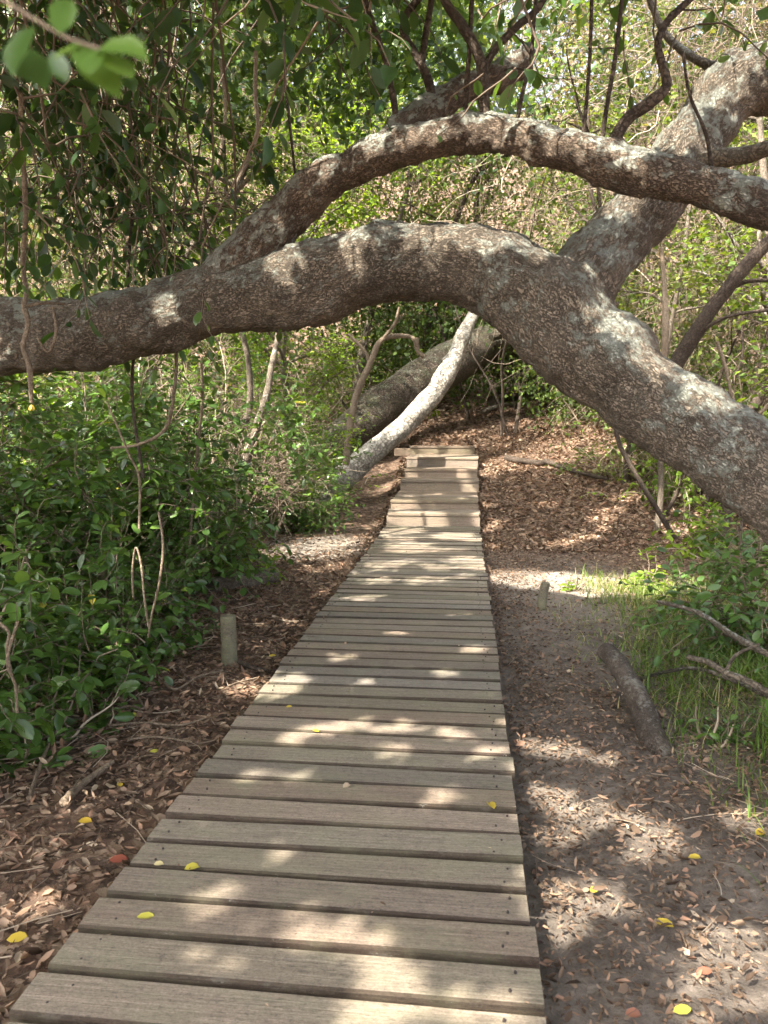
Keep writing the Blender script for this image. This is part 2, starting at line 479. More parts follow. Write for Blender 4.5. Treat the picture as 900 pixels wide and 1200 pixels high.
def ground_mat():
    m, nt = new_mat('leaf_strewn_soil')
    co = N(nt, 'ShaderNodeTexCoord').outputs['Object']
    b = noise_tex(nt, co, .9, 6, .6); d = noise_tex(nt, co, 14, 8, .7); fi = noise_tex(nt, co, 120, 5, .75)
    soil = ramp(nt, d.outputs[0], [(.3, (.062, .050, .040)), (.55, (.145, .119, .097)), (.75, (.26, .217, .178))])
    soil = mixc(nt, .5, soil, mixc(nt, fi.outputs[0], (.35, .35, .35), (1.6, 1.6, 1.6)), 'MULTIPLY')
    sand = mixc(nt, fi.outputs[0], (.19, .16, .128), (.46, .40, .33))
    vo = N(nt, 'ShaderNodeTexVoronoi', feature='F1'); vo.inputs['Scale'].default_value = 26
    vo.inputs['Randomness'].default_value = 1
    wn = N(nt, 'ShaderNodeVectorMath', operation='ADD'); scl = N(nt, 'ShaderNodeVectorMath', operation='SCALE')
    scl.inputs['Scale'].default_value = .06
    nt.links.new(d.outputs['Color'], scl.inputs[0]); nt.links.new(co, wn.inputs[0]); nt.links.new(scl.outputs[0], wn.inputs[1])
    nt.links.new(wn.outputs[0], vo.inputs['Vector'])
    sx = N(nt, 'ShaderNodeSeparateColor'); nt.links.new(vo.outputs['Color'], sx.inputs[0])
    lit = ramp(nt, sx.outputs[0], [(0, (.05, .03, .02)), (.4, (.11, .065, .042)), (.65, (.17, .095, .06)), (.85, (.26, .17, .11)), (1, (.36, .27, .19))])
    sp = N(nt, 'ShaderNodeSeparateXYZ'); nt.links.new(co, sp.inputs[0])
    # bare trodden soil lies along the right of the boardwalk, litter elsewhere
    strip = N(nt, 'ShaderNodeMapRange', interpolation_type='SMOOTHSTEP')
    dx = mth(nt, 'ABSOLUTE', mth(nt, 'SUBTRACT', sp.outputs[0], mth(nt, 'ADD', .55, mth(nt, 'MULTIPLY', b.outputs[0], .5))))
    strip.inputs['From Min'].default_value = 1.05; strip.inputs['From Max'].default_value = .55
    nt.links.new(dx, strip.inputs[0])
    yl = N(nt, 'ShaderNodeMapRange', interpolation_type='SMOOTHSTEP'); yl.inputs['From Min'].default_value = 9.5; yl.inputs['From Max'].default_value = 7.2
    nt.links.new(sp.outputs[1], yl.inputs[0])
    k = mth(nt, 'MULTIPLY', strip.outputs[0], yl.outputs[0])
    bare = mixc(nt, ramp(nt, b.outputs[0], [(.42, (0, 0, 0)), (.66, (.42, .42, .42))]), soil, sand)
    # pale sand with sun patch brightness put into its colour, one each side
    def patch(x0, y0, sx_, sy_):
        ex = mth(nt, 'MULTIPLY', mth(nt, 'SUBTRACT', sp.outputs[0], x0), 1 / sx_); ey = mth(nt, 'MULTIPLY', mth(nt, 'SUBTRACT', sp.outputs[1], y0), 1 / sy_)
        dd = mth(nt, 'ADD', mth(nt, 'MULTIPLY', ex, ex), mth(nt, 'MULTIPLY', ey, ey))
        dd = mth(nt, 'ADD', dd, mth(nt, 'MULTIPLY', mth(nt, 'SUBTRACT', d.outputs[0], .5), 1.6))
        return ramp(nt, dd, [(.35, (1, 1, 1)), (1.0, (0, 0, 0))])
    c = mixc(nt, k, mixc(nt, .75, soil, lit), bare)
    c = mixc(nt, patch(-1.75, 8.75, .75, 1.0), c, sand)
    c = mixc(nt, patch(.95, 7.05, 1.0, .55), c, sand)
    h = mth(nt, 'ADD', mth(nt, 'MULTIPLY', d.outputs[0], 1.0), mth(nt, 'MULTIPLY', fi.outputs[0], .35))
    h = mth(nt, 'ADD', h, mth(nt, 'MULTIPLY', vo.outputs[0], .5))
    finish(nt, c, .95, h, .9, .02, .15)
    return m


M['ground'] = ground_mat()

# ------------------------------------------------------------------ world and sun
SUN_EL, SUN_AZ = R(50), R(40)          # azimuth: from straight behind the viewer towards the left
TO_SUN = np.array([-math.sin(SUN_AZ) * math.cos(SUN_EL), -math.cos(SUN_AZ) * math.cos(SUN_EL), math.sin(SUN_EL)])
w = bpy.data.worlds.new('World'); scene.world = w; w.use_nodes = True
nt = w.node_tree; nt.nodes.clear()
sky = N(nt, 'ShaderNodeTexSky', sky_type='NISHITA'); sky.sun_disc = False
sky.sun_elevation = SUN_EL; sky.sun_rotation = math.atan2(TO_SUN[0], TO_SUN[1]); sky.dust_density = 5.0; sky.air_density = .6; sky.ozone_density = .4
bg = N(nt, 'ShaderNodeBackground'); bg.inputs[1].default_value = 0.15
wo = N(nt, 'ShaderNodeOutputWorld'); hs = N(nt, 'ShaderNodeHueSaturation'); hs.inputs['Saturation'].default_value = .5; nt.links.new(sky.outputs[0], hs.inputs['Color']); nt.links.new(hs.outputs[0], bg.inputs[0]); nt.links.new(bg.outputs[0], wo.inputs[0])
sl = bpy.data.lights.new('sun', 'SUN'); sl.energy = 3.2; sl.angle = R(.6); sl.color = (1, .93, .82)
so = bpy.data.objects.new('sun', sl); COL.objects.link(so)
so.rotation_euler = Vector(TO_SUN).to_track_quat('Z', 'Y').to_euler(); so.location = (-6, -8, 12)

# ------------------------------------------------------------------ ground
xs = np.unique(np.round(np.concatenate([np.linspace(-150, -12, 16), np.linspace(-12, -4, 24), np.arange(-4, 4.01, .07), np.linspace(4, 12, 24), np.linspace(12, 150, 16)]), 4))
ys = np.unique(np.round(np.concatenate([np.linspace(-80, -3, 16), np.arange(-3, 11, .07), np.arange(11, 26, .15), np.linspace(26, 200, 40)]), 4))
GX, GY = np.meshgrid(xs, ys)
GZ = height(GX, GY)
fine = np.array([mnoise.fractal(Vector((x * 3, y * 3, 0)), .6, 2.1, 4) for x, y in zip(GX.ravel(), GY.ravel())]).reshape(GX.shape)
GZ = GZ + fine * .012
mb = MB()
nx, ny = len(xs), len(ys)
i = np.arange(ny - 1)[:, None] * nx + np.arange(nx - 1)[None]
mb.add(np.stack([GX, GY, GZ], -1).reshape(-1, 3), np.stack([i, i + 1, i + nx + 1, i + nx], -1).reshape(-1, 4))
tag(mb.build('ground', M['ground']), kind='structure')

# ------------------------------------------------------------------ boardwalk
DX0, DX1 = -1.005, 0.195


def plank(mb, x0, x1, y0, y1, z0, z1, rnd, tilt=0.0, skew=0.0, bev=.004, edge=0):
    b = bev
    pr = [(y0 + b, z0), (y1 - b, z0), (y1, z0 + b), (y1, z1 - b), (y1 - b, z1), (y0 + b, z1), (y0, z1 - b), (y0, z0 + b)]
    V = []
    for x, s in ((x0, -1), (x1, 1)):
        for (y, z) in pr:
            V.append((x, y + skew * s, z + tilt * s))
    k = 8
    F_ = [[j, (j + 1) % k, k + (j + 1) % k, k + j][::-1] for j in range(k)]
    if edge:
        mb.add(V, [F_[4]], rnd); mb.add(V, F_[:4] + F_[5:], rnd, edge)
    else:
        mb.add(V, F_, rnd)
    mb.add(np.array(V)[:k], [[0, 1, 2, 3], [0, 3, 4, 7], [4, 5, 6, 7]], rnd)
    mb.add(np.array(V)[k:], [[3, 2, 1, 0], [7, 4, 3, 0], [7, 6, 5, 4]], rnd)


def disc(mb, c, r, nrm='z', h=.002, mat=0):
    a = np.linspace(0, 2 * math.pi, 8, endpoint=False)
    ca, sa = np.cos(a) * r, np.sin(a) * r
    z0 = np.zeros(8)
    lo = np.stack([ca, sa, z0 - .004], -1); hi = np.stack([ca * .8, sa * .8, z0 + h], -1)
    if nrm == 'y':
        lo = lo[:, [0, 2, 1]] * [1, -1, 1]; hi = hi[:, [0, 2, 1]] * [1, -1, 1]
    V = np.vstack([lo, hi, hi.mean(0)]) + np.array(c)
    k = np.arange(8)
    mb.add(V, np.stack([k, (k + 1) % 8, 8 + (k + 1) % 8, 8 + k], -1), .5, mat)
    mb.add(V, np.stack([8 + k, 8 + (k + 1) % 8, np.full(8, 16)], -1), .5, mat)


bw = empty('boardwalk', (-.4, 4.6, -.13), 'long straight weathered timber boardwalk leading to the steps', 'boardwalk')
mb = MB(); nb = MB()
y = -0.75
PITCHP = .1505
while y < 9.80:
    y1 = min(y + PITCHP - rng.uniform(.016, .023), 9.835)
    if y1 - y < .05: break
    e0, e1 = rng.normal(0, .006), rng.normal(0, .006)
    dz = rng.normal(0, .0024)
    plank(mb, DX0 + e0, DX1 + e1, y, y1, -.036 + dz, dz, rng.random(), rng.normal(0, .0022), rng.normal(0, .0028), .006, 1)
    for x in (DX0 + .07, DX1 - .07):
        for f in (.26, .74):
            disc(nb, (x + rng.normal(0, .012), y + (y1 - y) * f + rng.normal(0, .006), dz + .0015), .0042)
    y += PITCHP
dk = mb.build('deck', [M['deck'], M['edge']], bw, False)
nb.build('nail_heads', M['nail'], bw)
for x in (DX0 + .09, (DX0 + DX1) / 2, DX1 - .09):
    jb = MB(); plank(jb, -5.3, 5.3, -.03, .03, -.16, -.040, .3)
    jb.v = [np.stack([-v[:, 1] + x, v[:, 0] + 4.53, v[:, 2]], -1) for v in jb.v]
    jb.build('joist', M['post'], bw, False)

# ------------------------------------------------------------------ steps
STEPS = [(9.845, .165, 10.25), (10.25, .285, 11.62), (11.62, .455, 12.2), (12.2, .585, 12.8), (12.8, .745, 14.12), (14.12, .885, 14.55), (15.8, .985, 16.1)]
st = empty('wooden_steps', (-.4, 12, .3), 'flight of brown plank steps climbing the litter covered bank', 'steps')
prev = 0.0
for k, (yf, zt, yb) in enumerate(STEPS):
    sx0 = DX0 + [.0, .015, .03, .05, .035, -.0, .15][k]; sx1 = DX1 + [0, -.015, .01, -.005, .012, -.03, -.5][k]
    rb = MB()
    lo = prev - (.0 if k else .03)
    if k == 6: lo = .80
    hh = zt - .040 - lo
    if k == 5:
        rb2 = MB(); plank(rb2, sx0 - .30, sx0 + .30, yf + .05, yf + .09, zt - .18, zt - .043, .9)
        rb2.build('beam_end', M['step'], st, False)
    plank(rb, sx0, sx1, yf + .012, yf + .045, lo - .01, zt - .041, rng.random())
    if k in (0, 1, 4):
        pass
    rb.build('riser', M['step'], st, False)
    tb = MB(); yy = yf
    n = max(1, int(round((yb - yf + .03) / .148))); pw = (yb - yf + (.04 if k < 5 else 0)) / n
    for q in range(n):
        dz = rng.normal(0, .0015) - (.003 if q else 0)
        plank(tb, sx0 + rng.normal(0, .008), sx1 + rng.normal(0, .008), yy, min(yy + pw - .010, yb + .008 if k < 5 else 99), zt - .038 + dz, zt + dz, rng.random(), 0, rng.normal(0, .002))
        yy += pw
    for x in (sx0 + .08, sx1 - .08):
        disc(tb, (x, yf + .05, zt + .0015), .005, 'z', .002, 1)
        disc(tb, (x, yf + .0105, zt - .09), .006, 'y', .002, 1)
    tb.build('tread', [M['step'], M['nail']], st, False)
    prev = zt
for x in (DX0 + .12, DX1 - .10):
    sb = MB(); tube(sb, [(x, 9.9, -.05), (x, 11.6, .16), (x, 13, .48), (x, 14.4, .72)], [.05] * 4, 6, .3)
    sb.build('bearer', M['post'], st)


# ------------------------------------------------------------------ posts
def post(base, h, r, lean, label, lit):
    o = empty('wooden_post', base, label, 'post', 'short round posts beside the boardwalk')
    b = np.array(base); top = b + np.array([lean[0], lean[1], h])
    s = MB(); tube(s, [b - [0, 0, .15], b + (top - b) * .5, top - [0, 0, .01], top], [r * 1.04, r, r * .98, r * .93], 20, .03, lit, 0, .015)
    s.build('shaft', M['post'], o)
    return o


pl = ground_at(269, 778); post(pl, .295, .047, (-.006, .01), 'mossy green round post left of the boardwalk', .6)
pr_ = ground_at(633, 714); post(pr_, .215, .036, (.035, -.01), 'thin grey post leaning on the bare soil right of the boardwalk', .3)

# ------------------------------------------------------------------ the arching tree
arch_px = [(-60, 402, 92, 3.85), (20, 396, 90, 3.85), (100, 391, 84, 3.82), (180, 373, 82, 3.78), (250, 352, 82, 3.74), (310, 343, 80, 3.70), (370, 334, 92, 3.66),
           (430, 314, 88, 3.62), (500, 309, 82, 3.58), (560, 315, 86, 3.55), (612, 338, 100, 3.5), (655, 376, 118, 3.44), (700, 418, 108, 3.36),
           (745, 455, 101, 3.28), (790, 486, 98, 3.2), (870, 541, 99, 3.08), (960, 603, 104, 2.95), (1060, 680, 118, 2.82)]
arch_pts = [at(a, b, Y) for a, b, d, Y in arch_px]; arch_r = [px2m(d, Y) / 2 for a, b, d, Y in arch_px]
arch_pts = [np.array([-5.0, 4.3, -.2]), np.array([-4.5, 4.2, .65]), np.array([-3.6, 4.0, 1.55])] + arch_pts + [np.array([1.95, 2.74, .22]), np.array([2.2, 2.7, -.25])]
arch_r = [.30, .23, .20] + arch_r + [.22, .30]


def limb(pts):
    return [at(a, b, Y) for a, b, d, Y in pts], [px2m(d, Y) / 2 for a, b, d, Y in pts]


limb2 = limb([(262, 338, 70, 3.73), (292, 298, 62, 3.70), (322, 266, 53, 3.66), (370, 222, 48, 3.6), (420, 189, 46, 3.52), (470, 170, 44, 3.45), (540, 158, 40, 3.35),
              (600, 161, 43, 3.25), (660, 176, 46, 3.15), (720, 192, 49, 3.06), (780, 208, 48, 2.97), (840, 223, 46, 2.9), (900, 241, 43, 2.84), (980, 262, 43, 2.76), (1080, 285, 40, 2.7), (1240, 300, 36, 2.62), (1450, 290, 28, 2.55), (1700, 240, 14, 2.5)])
ylimb = limb([(655, 372, 90, 3.46), (690, 322, 82, 3.5), (715, 290, 68, 3.56), (745, 256, 66, 3.64), (790, 200, 66, 3.75), (825, 150, 64, 3.85), (855, 108, 68, 3.92), (895, 92, 76, 3.96), (970, 84, 72, 4.0), (1080, 60, 66, 4.0)])
fork = limb([(440, 182, 40, 3.49), (470, 158, 36, 3.53), (500, 132, 32, 3.62), (545, 106, 30, 3.74), (585, 88, 28, 3.85), (606, 76, 24, 3.92), (616, 64, 15, 3.95), (622, 50, 7, 3.96)])
knob = limb([(850, 110, 60, 3.92), (862, 78, 40, 3.9), (870, 60, 26, 3.9)])

tmp = MB()
for (P, r) in ((arch_pts, arch_r), limb2, ylimb, fork, knob):
    tube(tmp, P, r, 28, .03, .5, 0, .035)
me0 = tmp.mesh('arch_tmp', [M['arch']])
ot = bpy.data.objects.new('arch_tmp', me0); COL.objects.link(ot)
md = ot.modifiers.new('r', 'REMESH'); md.mode = 'VOXEL'; md.voxel_size = .0115
md = ot.modifiers.new('s', 'SMOOTH'); md.factor = .5; md.iterations = 14
dg = bpy.context.evaluated_depsgraph_get()
ev = ot.evaluated_get(dg); em = ev.to_mesh()
nv = len(em.vertices)
V = np.empty(nv * 3, np.float32); em.vertices.foreach_get('co', V); V = V.reshape(-1, 3).astype(float)
Nn = np.empty(nv * 3, np.float32); em.vertices.foreach_get('normal', Nn); Nn = Nn.reshape(-1, 3).astype(float)
nq = len(em.polygons)
FQ = np.empty(nq * 4, np.int32); em.loops.foreach_get('vertex_index', FQ); FQ = FQ.reshape(-1, 4)
ev.to_mesh_clear(); bpy.data.objects.remove(ot)
disp = np.array([mnoise.fractal(Vector(p * 4.5), .9, 2.0, 3) * .026 + mnoise.fractal(Vector(p * 13.0), .9, 2.0, 2) * .008 + mnoise.fractal(Vector(p * 28.0), .8, 2.0, 3) * .0055 + abs(mnoise.noise(Vector(p * 60.0))) * .005 for p in V])
V = V + Nn * disp[:, None]
# each face belongs to the limb whose surface it lies nearest to
skel = [spline(arch_pts, arch_r, .04), spline(*limb2, .04), spline(np.vstack([ylimb[0]]), ylimb[1], .04), spline(*fork, .04)]
cen = V[FQ].mean(1)
D = []
for P, r in skel:
    best = np.full(len(cen), 9e9)
    for p, rr in zip(P, r):
        best = np.minimum(best, np.linalg.norm(cen - p, axis=1) - rr)
    D.append(best)
D = np.array(D); D[0] -= .012
own = D.argmin(0)
# vertex normals of the whole, so that the parts meet without a seam
fn = np.cross(V[FQ[:, 2]] - V[FQ[:, 0]], V[FQ[:, 3]] - V[FQ[:, 1]])
VN = np.zeros_like(V)
for k in range(4): np.add.at(VN, FQ[:, k], fn)
VN = norm(VN)
if (VN * Nn).sum() < 0: VN = -VN
tree = empty('arching_tree', (1.95, 2.74, 0), 'thick lichen spotted tree arching low across the boardwalk', 'tree')


BC = np.zeros((nv, 3)); bestv = np.full(nv, 9e9)
for ki, (P, r) in enumerate(skel):
    T_, U_, W_ = frames(P)
    sl_ = np.concatenate([[0], np.cumsum(np.linalg.norm(np.diff(P, axis=0), axis=1))])
    for i_ in range(len(P)):
        dv = V - P[i_]; dd = np.linalg.norm(dv, axis=1) - r[i_]
        k_ = dd < bestv
        if k_.any():
            q_ = dv[k_]
            BC[k_] = np.stack([sl_[i_] + q_ @ T_[i_] + 7 * ki, q_ @ U_[i_], q_ @ W_[i_]], -1); bestv[k_] = dd[k_]


def part_from(sel, name, mat, parent):
    f = FQ[sel]; idx = np.unique(f); mp = np.zeros(nv, np.int64); mp[idx] = np.arange(len(idx))
    b = MB(); b.add(V[idx] - np.array(tree.location), mp[f])
    o = bpy.data.objects.new(name, b.mesh(name, [mat])); COL.objects.link(o); o.parent = parent
    at_ = o.data.attributes.new('bark', 'FLOAT_VECTOR', 'POINT'); at_.data.foreach_set('vector', BC[idx].astype(np.float32).ravel())
    o.data.normals_split_custom_set_from_vertices([tuple(n) for n in VN[idx]])
    return o


trunk_o = part_from(own == 0, 'trunk', M['arch'], tree)
limb2_o = part_from(own == 1, 'branch', M['limb'], tree); limb2_o['label'] = 'slim upper branch with lichen along its top'
ylimb_o = part_from(own == 2, 'branch', M['arch'], tree); ylimb_o['label'] = 'stout branch rising behind to the right'
fork_o = part_from(own == 3, 'branch', M['limb'], tree); fork_o['label'] = 'short broken branch stub'


def child_tube(name, px, mat, parent, sides=8, lump=.08, base=None):
    P, r = limb(px)
    b = MB(); tube(b, P, r, sides, .025, .5, 0, lump)
    off = np.array(base if base is not None else (0, 0, 0))
    b.v = [v - off for v in b.v]
    o = bpy.data.objects.new(name, b.mesh(name, [mat])); COL.objects.link(o); o.parent = parent
    return o


TB = tuple(tree.location)
sub_px = [
    (limb2_o, [(570, 150, 15, 3.3), (567, 118, 12, 3.3), (566, 88, 12, 3.3), (558, 58, 12, 3.3), (540, 28, 11, 3.3), (522, 2, 10, 3.3), (500, -40, 9, 3.3)]),
    (limb2_o, [(566, 85, 9, 3.3), (580, 58, 8, 3.32), (605, 32, 8, 3.35), (632, 8, 7, 3.38), (650, -30, 7, 3.4)]),
    (limb2_o, [(545, 155, 6, 3.34), (546, 110, 6, 3.33), (550, 60, 5, 3.32), (553, 0, 5, 3.3), (556, -40, 5, 3.3)]),
    (limb2_o, [(604, 152, 5, 3.25), (612, 110, 4.5, 3.25), (622, 70, 4, 3.26), (626, 20, 4, 3.28), (630, -20, 4, 3.3)]),
    (limb2_o, [(712, 178, 16, 3.06), (735, 140, 13, 3.06), (765, 118, 13, 3.05), (781, 100, 11, 3.05), (776, 75, 9, 3.05), (771, 52, 8, 3.06), (782, 25, 8, 3.08), (812, -5, 7, 3.1), (830, -40, 6, 3.12)]),
    (limb2_o, [(682, 175, 5, 3.12), (688, 110, 4, 3.12), (692, 50, 4, 3.12), (694, -30, 4, 3.12)]),
    (limb2_o, [(703, 178, 6, 3.08), (712, 120, 5, 3.08), (722, 60, 5, 3.1), (732, -30, 4, 3.12)]),
    (limb2_o, [(835, 212, 5, 2.9), (828, 160, 4, 2.88), (808, 110, 3.5, 2.86), (800, 60, 3, 2.85)]),
    (fork_o, [(508, 138, 11, 3.62), (503, 98, 10, 3.62), (488, 65, 9, 3.63), (474, 42, 9, 3.65), (476, 18, 8, 3.67), (494, -6, 8, 3.7)]),
    (fork_o, [(494, 76, 8, 3.62), (499, 40, 7, 3.64), (505, 5, 7, 3.66), (508, -30, 6, 3.68)]),
    (fork_o, [(467, 160, 8, 3.52), (460, 110, 7, 3.5), (449, 62, 6, 3.5), (434, 20, 6, 3.5), (420, -30, 5, 3.5)]),
    (ylimb_o, [(800, 200, 24, 3.70), (840, 186, 20, 3.6), (875, 182, 19, 3.52), (910, 170, 18, 3.45), (980, 150, 16, 3.4)]),
    (ylimb_o, [(885, 75, 14, 3.95), (840, 78, 10, 4.1), (810, 66, 9, 4.3), (780, 40, 8, 4.5), (762, 0, 7, 4.6), (755, -30, 6, 4.6)]),
]
for par, px in sub_px:
    child_tube('twig', px, M['dark'] if par is not ylimb_o else M['grey'], par, 8, .08, TB)

# ------------------------------------------------------------------ leaning and fallen trunks
lt = empty('leaning_tree', ground_at(392, 600), 'slim pale trunk leaning sunlit over the top of the steps', 'tree')
P, r = limb([(366, 596, 36, 11.3), (395, 566, 30, 11.5), (432, 534, 27, 11.9), (456, 514, 25, 12.15), (480, 492, 24, 12.4), (498, 473, 23, 12.6), (512, 456, 22, 12.8), (521, 440, 24, 13.0), (532, 423, 20, 13.15), (537, 408, 17, 13.3), (542, 394, 19, 13.4), (552, 375, 13, 13.7), (566, 345, 12, 14.1), (572, 325, 10, 14.3)])
b = MB(); tube(b, P, r, 20, .06, .5, 0, .07); b.build('trunk', M['pale'], lt)
b = MB(); P, r = limb([(538, 412, 14, 13.2), (528, 420, 13, 13.25), (520, 425, 9, 13.25)]); tube(b, P, r, 10, .05); b.build('branch', M['pale'], lt)

ft = empty('fallen_tree', ground_at(400, 530), 'huge grey mossy fallen trunk behind the pale leaning trunk', 'fallen trunk')
P, r = limb([(352, 562, 40, 13.6), (385, 530, 52, 14.0), (430, 494, 52, 14.6), (480, 458, 52, 15.4), (530, 424, 48, 16.2), (580, 402, 42, 17.0), (640, 392, 38, 17.8), (700, 396, 34, 18.4)])
b = MB(); tube(b, P, r, 32, .10, .5, 0, .09); b.build('trunk', M['mossy'], ft)
b = MB(); P, r = limb([(650, 372, 20, 17.3), (615, 382, 17, 16.8), (592, 388, 14, 16.4), (576, 396, 9, 16.2)]); tube(b, P, r, 14, .06, .5, 0, .15); b.build('branch_stub', M['mossy'], ft)


def simple_log(name, px, label, cat, mat, group=None, sides=14, lump=.1, cut=False, kids=()):
    P, r = limb(px)
    o = empty(name, (P[0][0], P[0][1], float(height(P[0][0], P[0][1]))), label, cat, group)
    b = MB(); tube(b, P, r, sides, .035, .5, 0, lump, capmat=1 if cut else None)
    b.build('bark', [mat, M['cut']] if cut else mat, o)
    for k in kids:
        P, r = limb(k); b = MB(); tube(b, P, r, 7, .03, .5, 0, .08); b.build('side_branch', mat, o)
    return o


# short log at the right, its sawn end raised
g0 = ground_at(766, 872); g1 = ground_at(712, 806)
P = [g0 + [.07, -.16, -.10], g0 + [0.0, 0, .03], (g0 + g1) / 2 + [.012, 0, .14], g1 + [-.01, .0, .215]]
lo = empty('log', g0, 'short bark covered log with raised sawn end beside the grass', 'log')
b = MB(); tube(b, P, [.045, .056, .057, .050], 22, .015, .5, 0, .14, capmat=1); b.build('bark', [M['log'], M['cut']], lo)


def on_ground(pts, lift=0.0):
    out = []
    for (px, py) in pts:
        g = ground_at(px, py); out.append(g + [0, 0, lift])
    return np.array(out)


def ground_stick(name, pts, r0, r1, label, cat, mat, group=None, lift=.01, sides=7, lump=.1, knots=None):
    P = on_ground(pts, lift)
    if knots is not None:
        P[:, 2] += np.array(knots)
    o = empty(name, P[0], label, cat, group)
    b = MB(); tube(b, P, np.linspace(r0, r1, len(P)), sides, .03, .5, 0, lump)
    b.build('bark', mat, o)
    return o


ground_stick('fallen_branch', [(592, 541), (632, 547), (640, 545), (668, 555), (712, 566)], .055, .03, 'crooked brown fallen branch on the slope right of the steps', 'branch', M['dark'], lift=.06, sides=12, lump=.12)
ground_stick('fallen_branch', [(576, 478), (600, 472), (640, 470), (668, 466)], .13, .07, 'dark fallen log at the top of the slope under the thicket', 'log', M['dark'], lift=.15, sides=12)
ground_stick('fallen_branch', [(566, 486), (590, 478), (620, 476)], .07, .04, 'thin log end beside the dark log atop the slope', 'log', M['grey'], lift=.06)
ground_stick('fallen_branch', [(246, 696), (270, 691), (300, 687), (322, 680)], .09, .07, 'weathered log half hidden under the left bushes', 'log', M['grey'], lift=.05, sides=14)
ground_stick('fallen_branch', [(738, 812), (770, 806), (812, 806), (850, 818), (900, 842), (960, 870)], .008, .013, 'thin bent dead branch lying behind the short log', 'branch', M['log'], lift=.06, knots=[0, .02, .05, .05, .05, .04])
simple_log('dead_branch', [(806, 770, 6, 3.6), (830, 776, 7, 3.5), (850, 788, 8, 3.4), (880, 800, 8, 3.3), (930, 830, 9, 3.2)], 'forked dead twig in the grass below the right bush', 'branch', M['grey'], sides=7,
           kids=([(850, 788, 5, 3.4), (862, 768, 4, 3.42), (890, 755, 4, 3.4)],))
simple_log('dead_branch', [(770, 705, 4, 4.4), (800, 712, 5, 4.3), (826, 722, 6, 4.2), (860, 745, 7, 4.0), (915, 775, 8, 3.8)], 'long bare twig poking out of the right bush', 'branch', M['grey'], sides=6)
simple_log('leaning_pole', [(775, 458, 18, 6.6), (800, 414, 17, 6.5), (830, 368, 16, 6.4), (865, 322, 15, 6.3), (905, 278, 14, 6.2), (980, 200, 12, 6.0)], 'dark bare leaning sapling stem right of the arching trunk', 'sapling', M['dark'],
           kids=([(845, 345, 6, 6.4), (875, 330, 5, 6.3), (920, 328, 4, 6.2)], [(815, 393, 5, 6.45), (850, 372, 4, 6.3), (905, 362, 4, 6.2)]))
simple_log('bent_sapling', [(262, 640, 11, 7.4), (280, 570, 11, 7.5), (296, 515, 10, 7.6), (312, 465, 9, 7.7), (318, 430, 7, 7.8), (326, 390, 6, 8.0), (332, 330, 5, 8.2)], 'bare stem leaning inside the bushes under the arch', 'sapling', M['grey'], sides=9)
simple_log('bent_sapling', [(405, 545, 8, 10.6), (410, 500, 9, 10.7), (418, 462, 8, 10.8), (434, 425, 8, 10.9), (448, 398, 6, 11), (478, 394, 5, 11.2), (487, 400, 6, 11.2)], 'thin brown bent sapling left of the pale leaning trunk', 'sapling', M['vine'], sides=8,
           kids=([(434, 425, 5, 10.9), (425, 408, 4, 10.9), (408, 392, 4, 11)], [(446, 400, 4, 11), (462, 380, 4, 11), (468, 360, 3, 11)], [(487, 396, 7, 11.2), (490, 412, 6, 11.2), (497, 418, 6, 11.2)]))

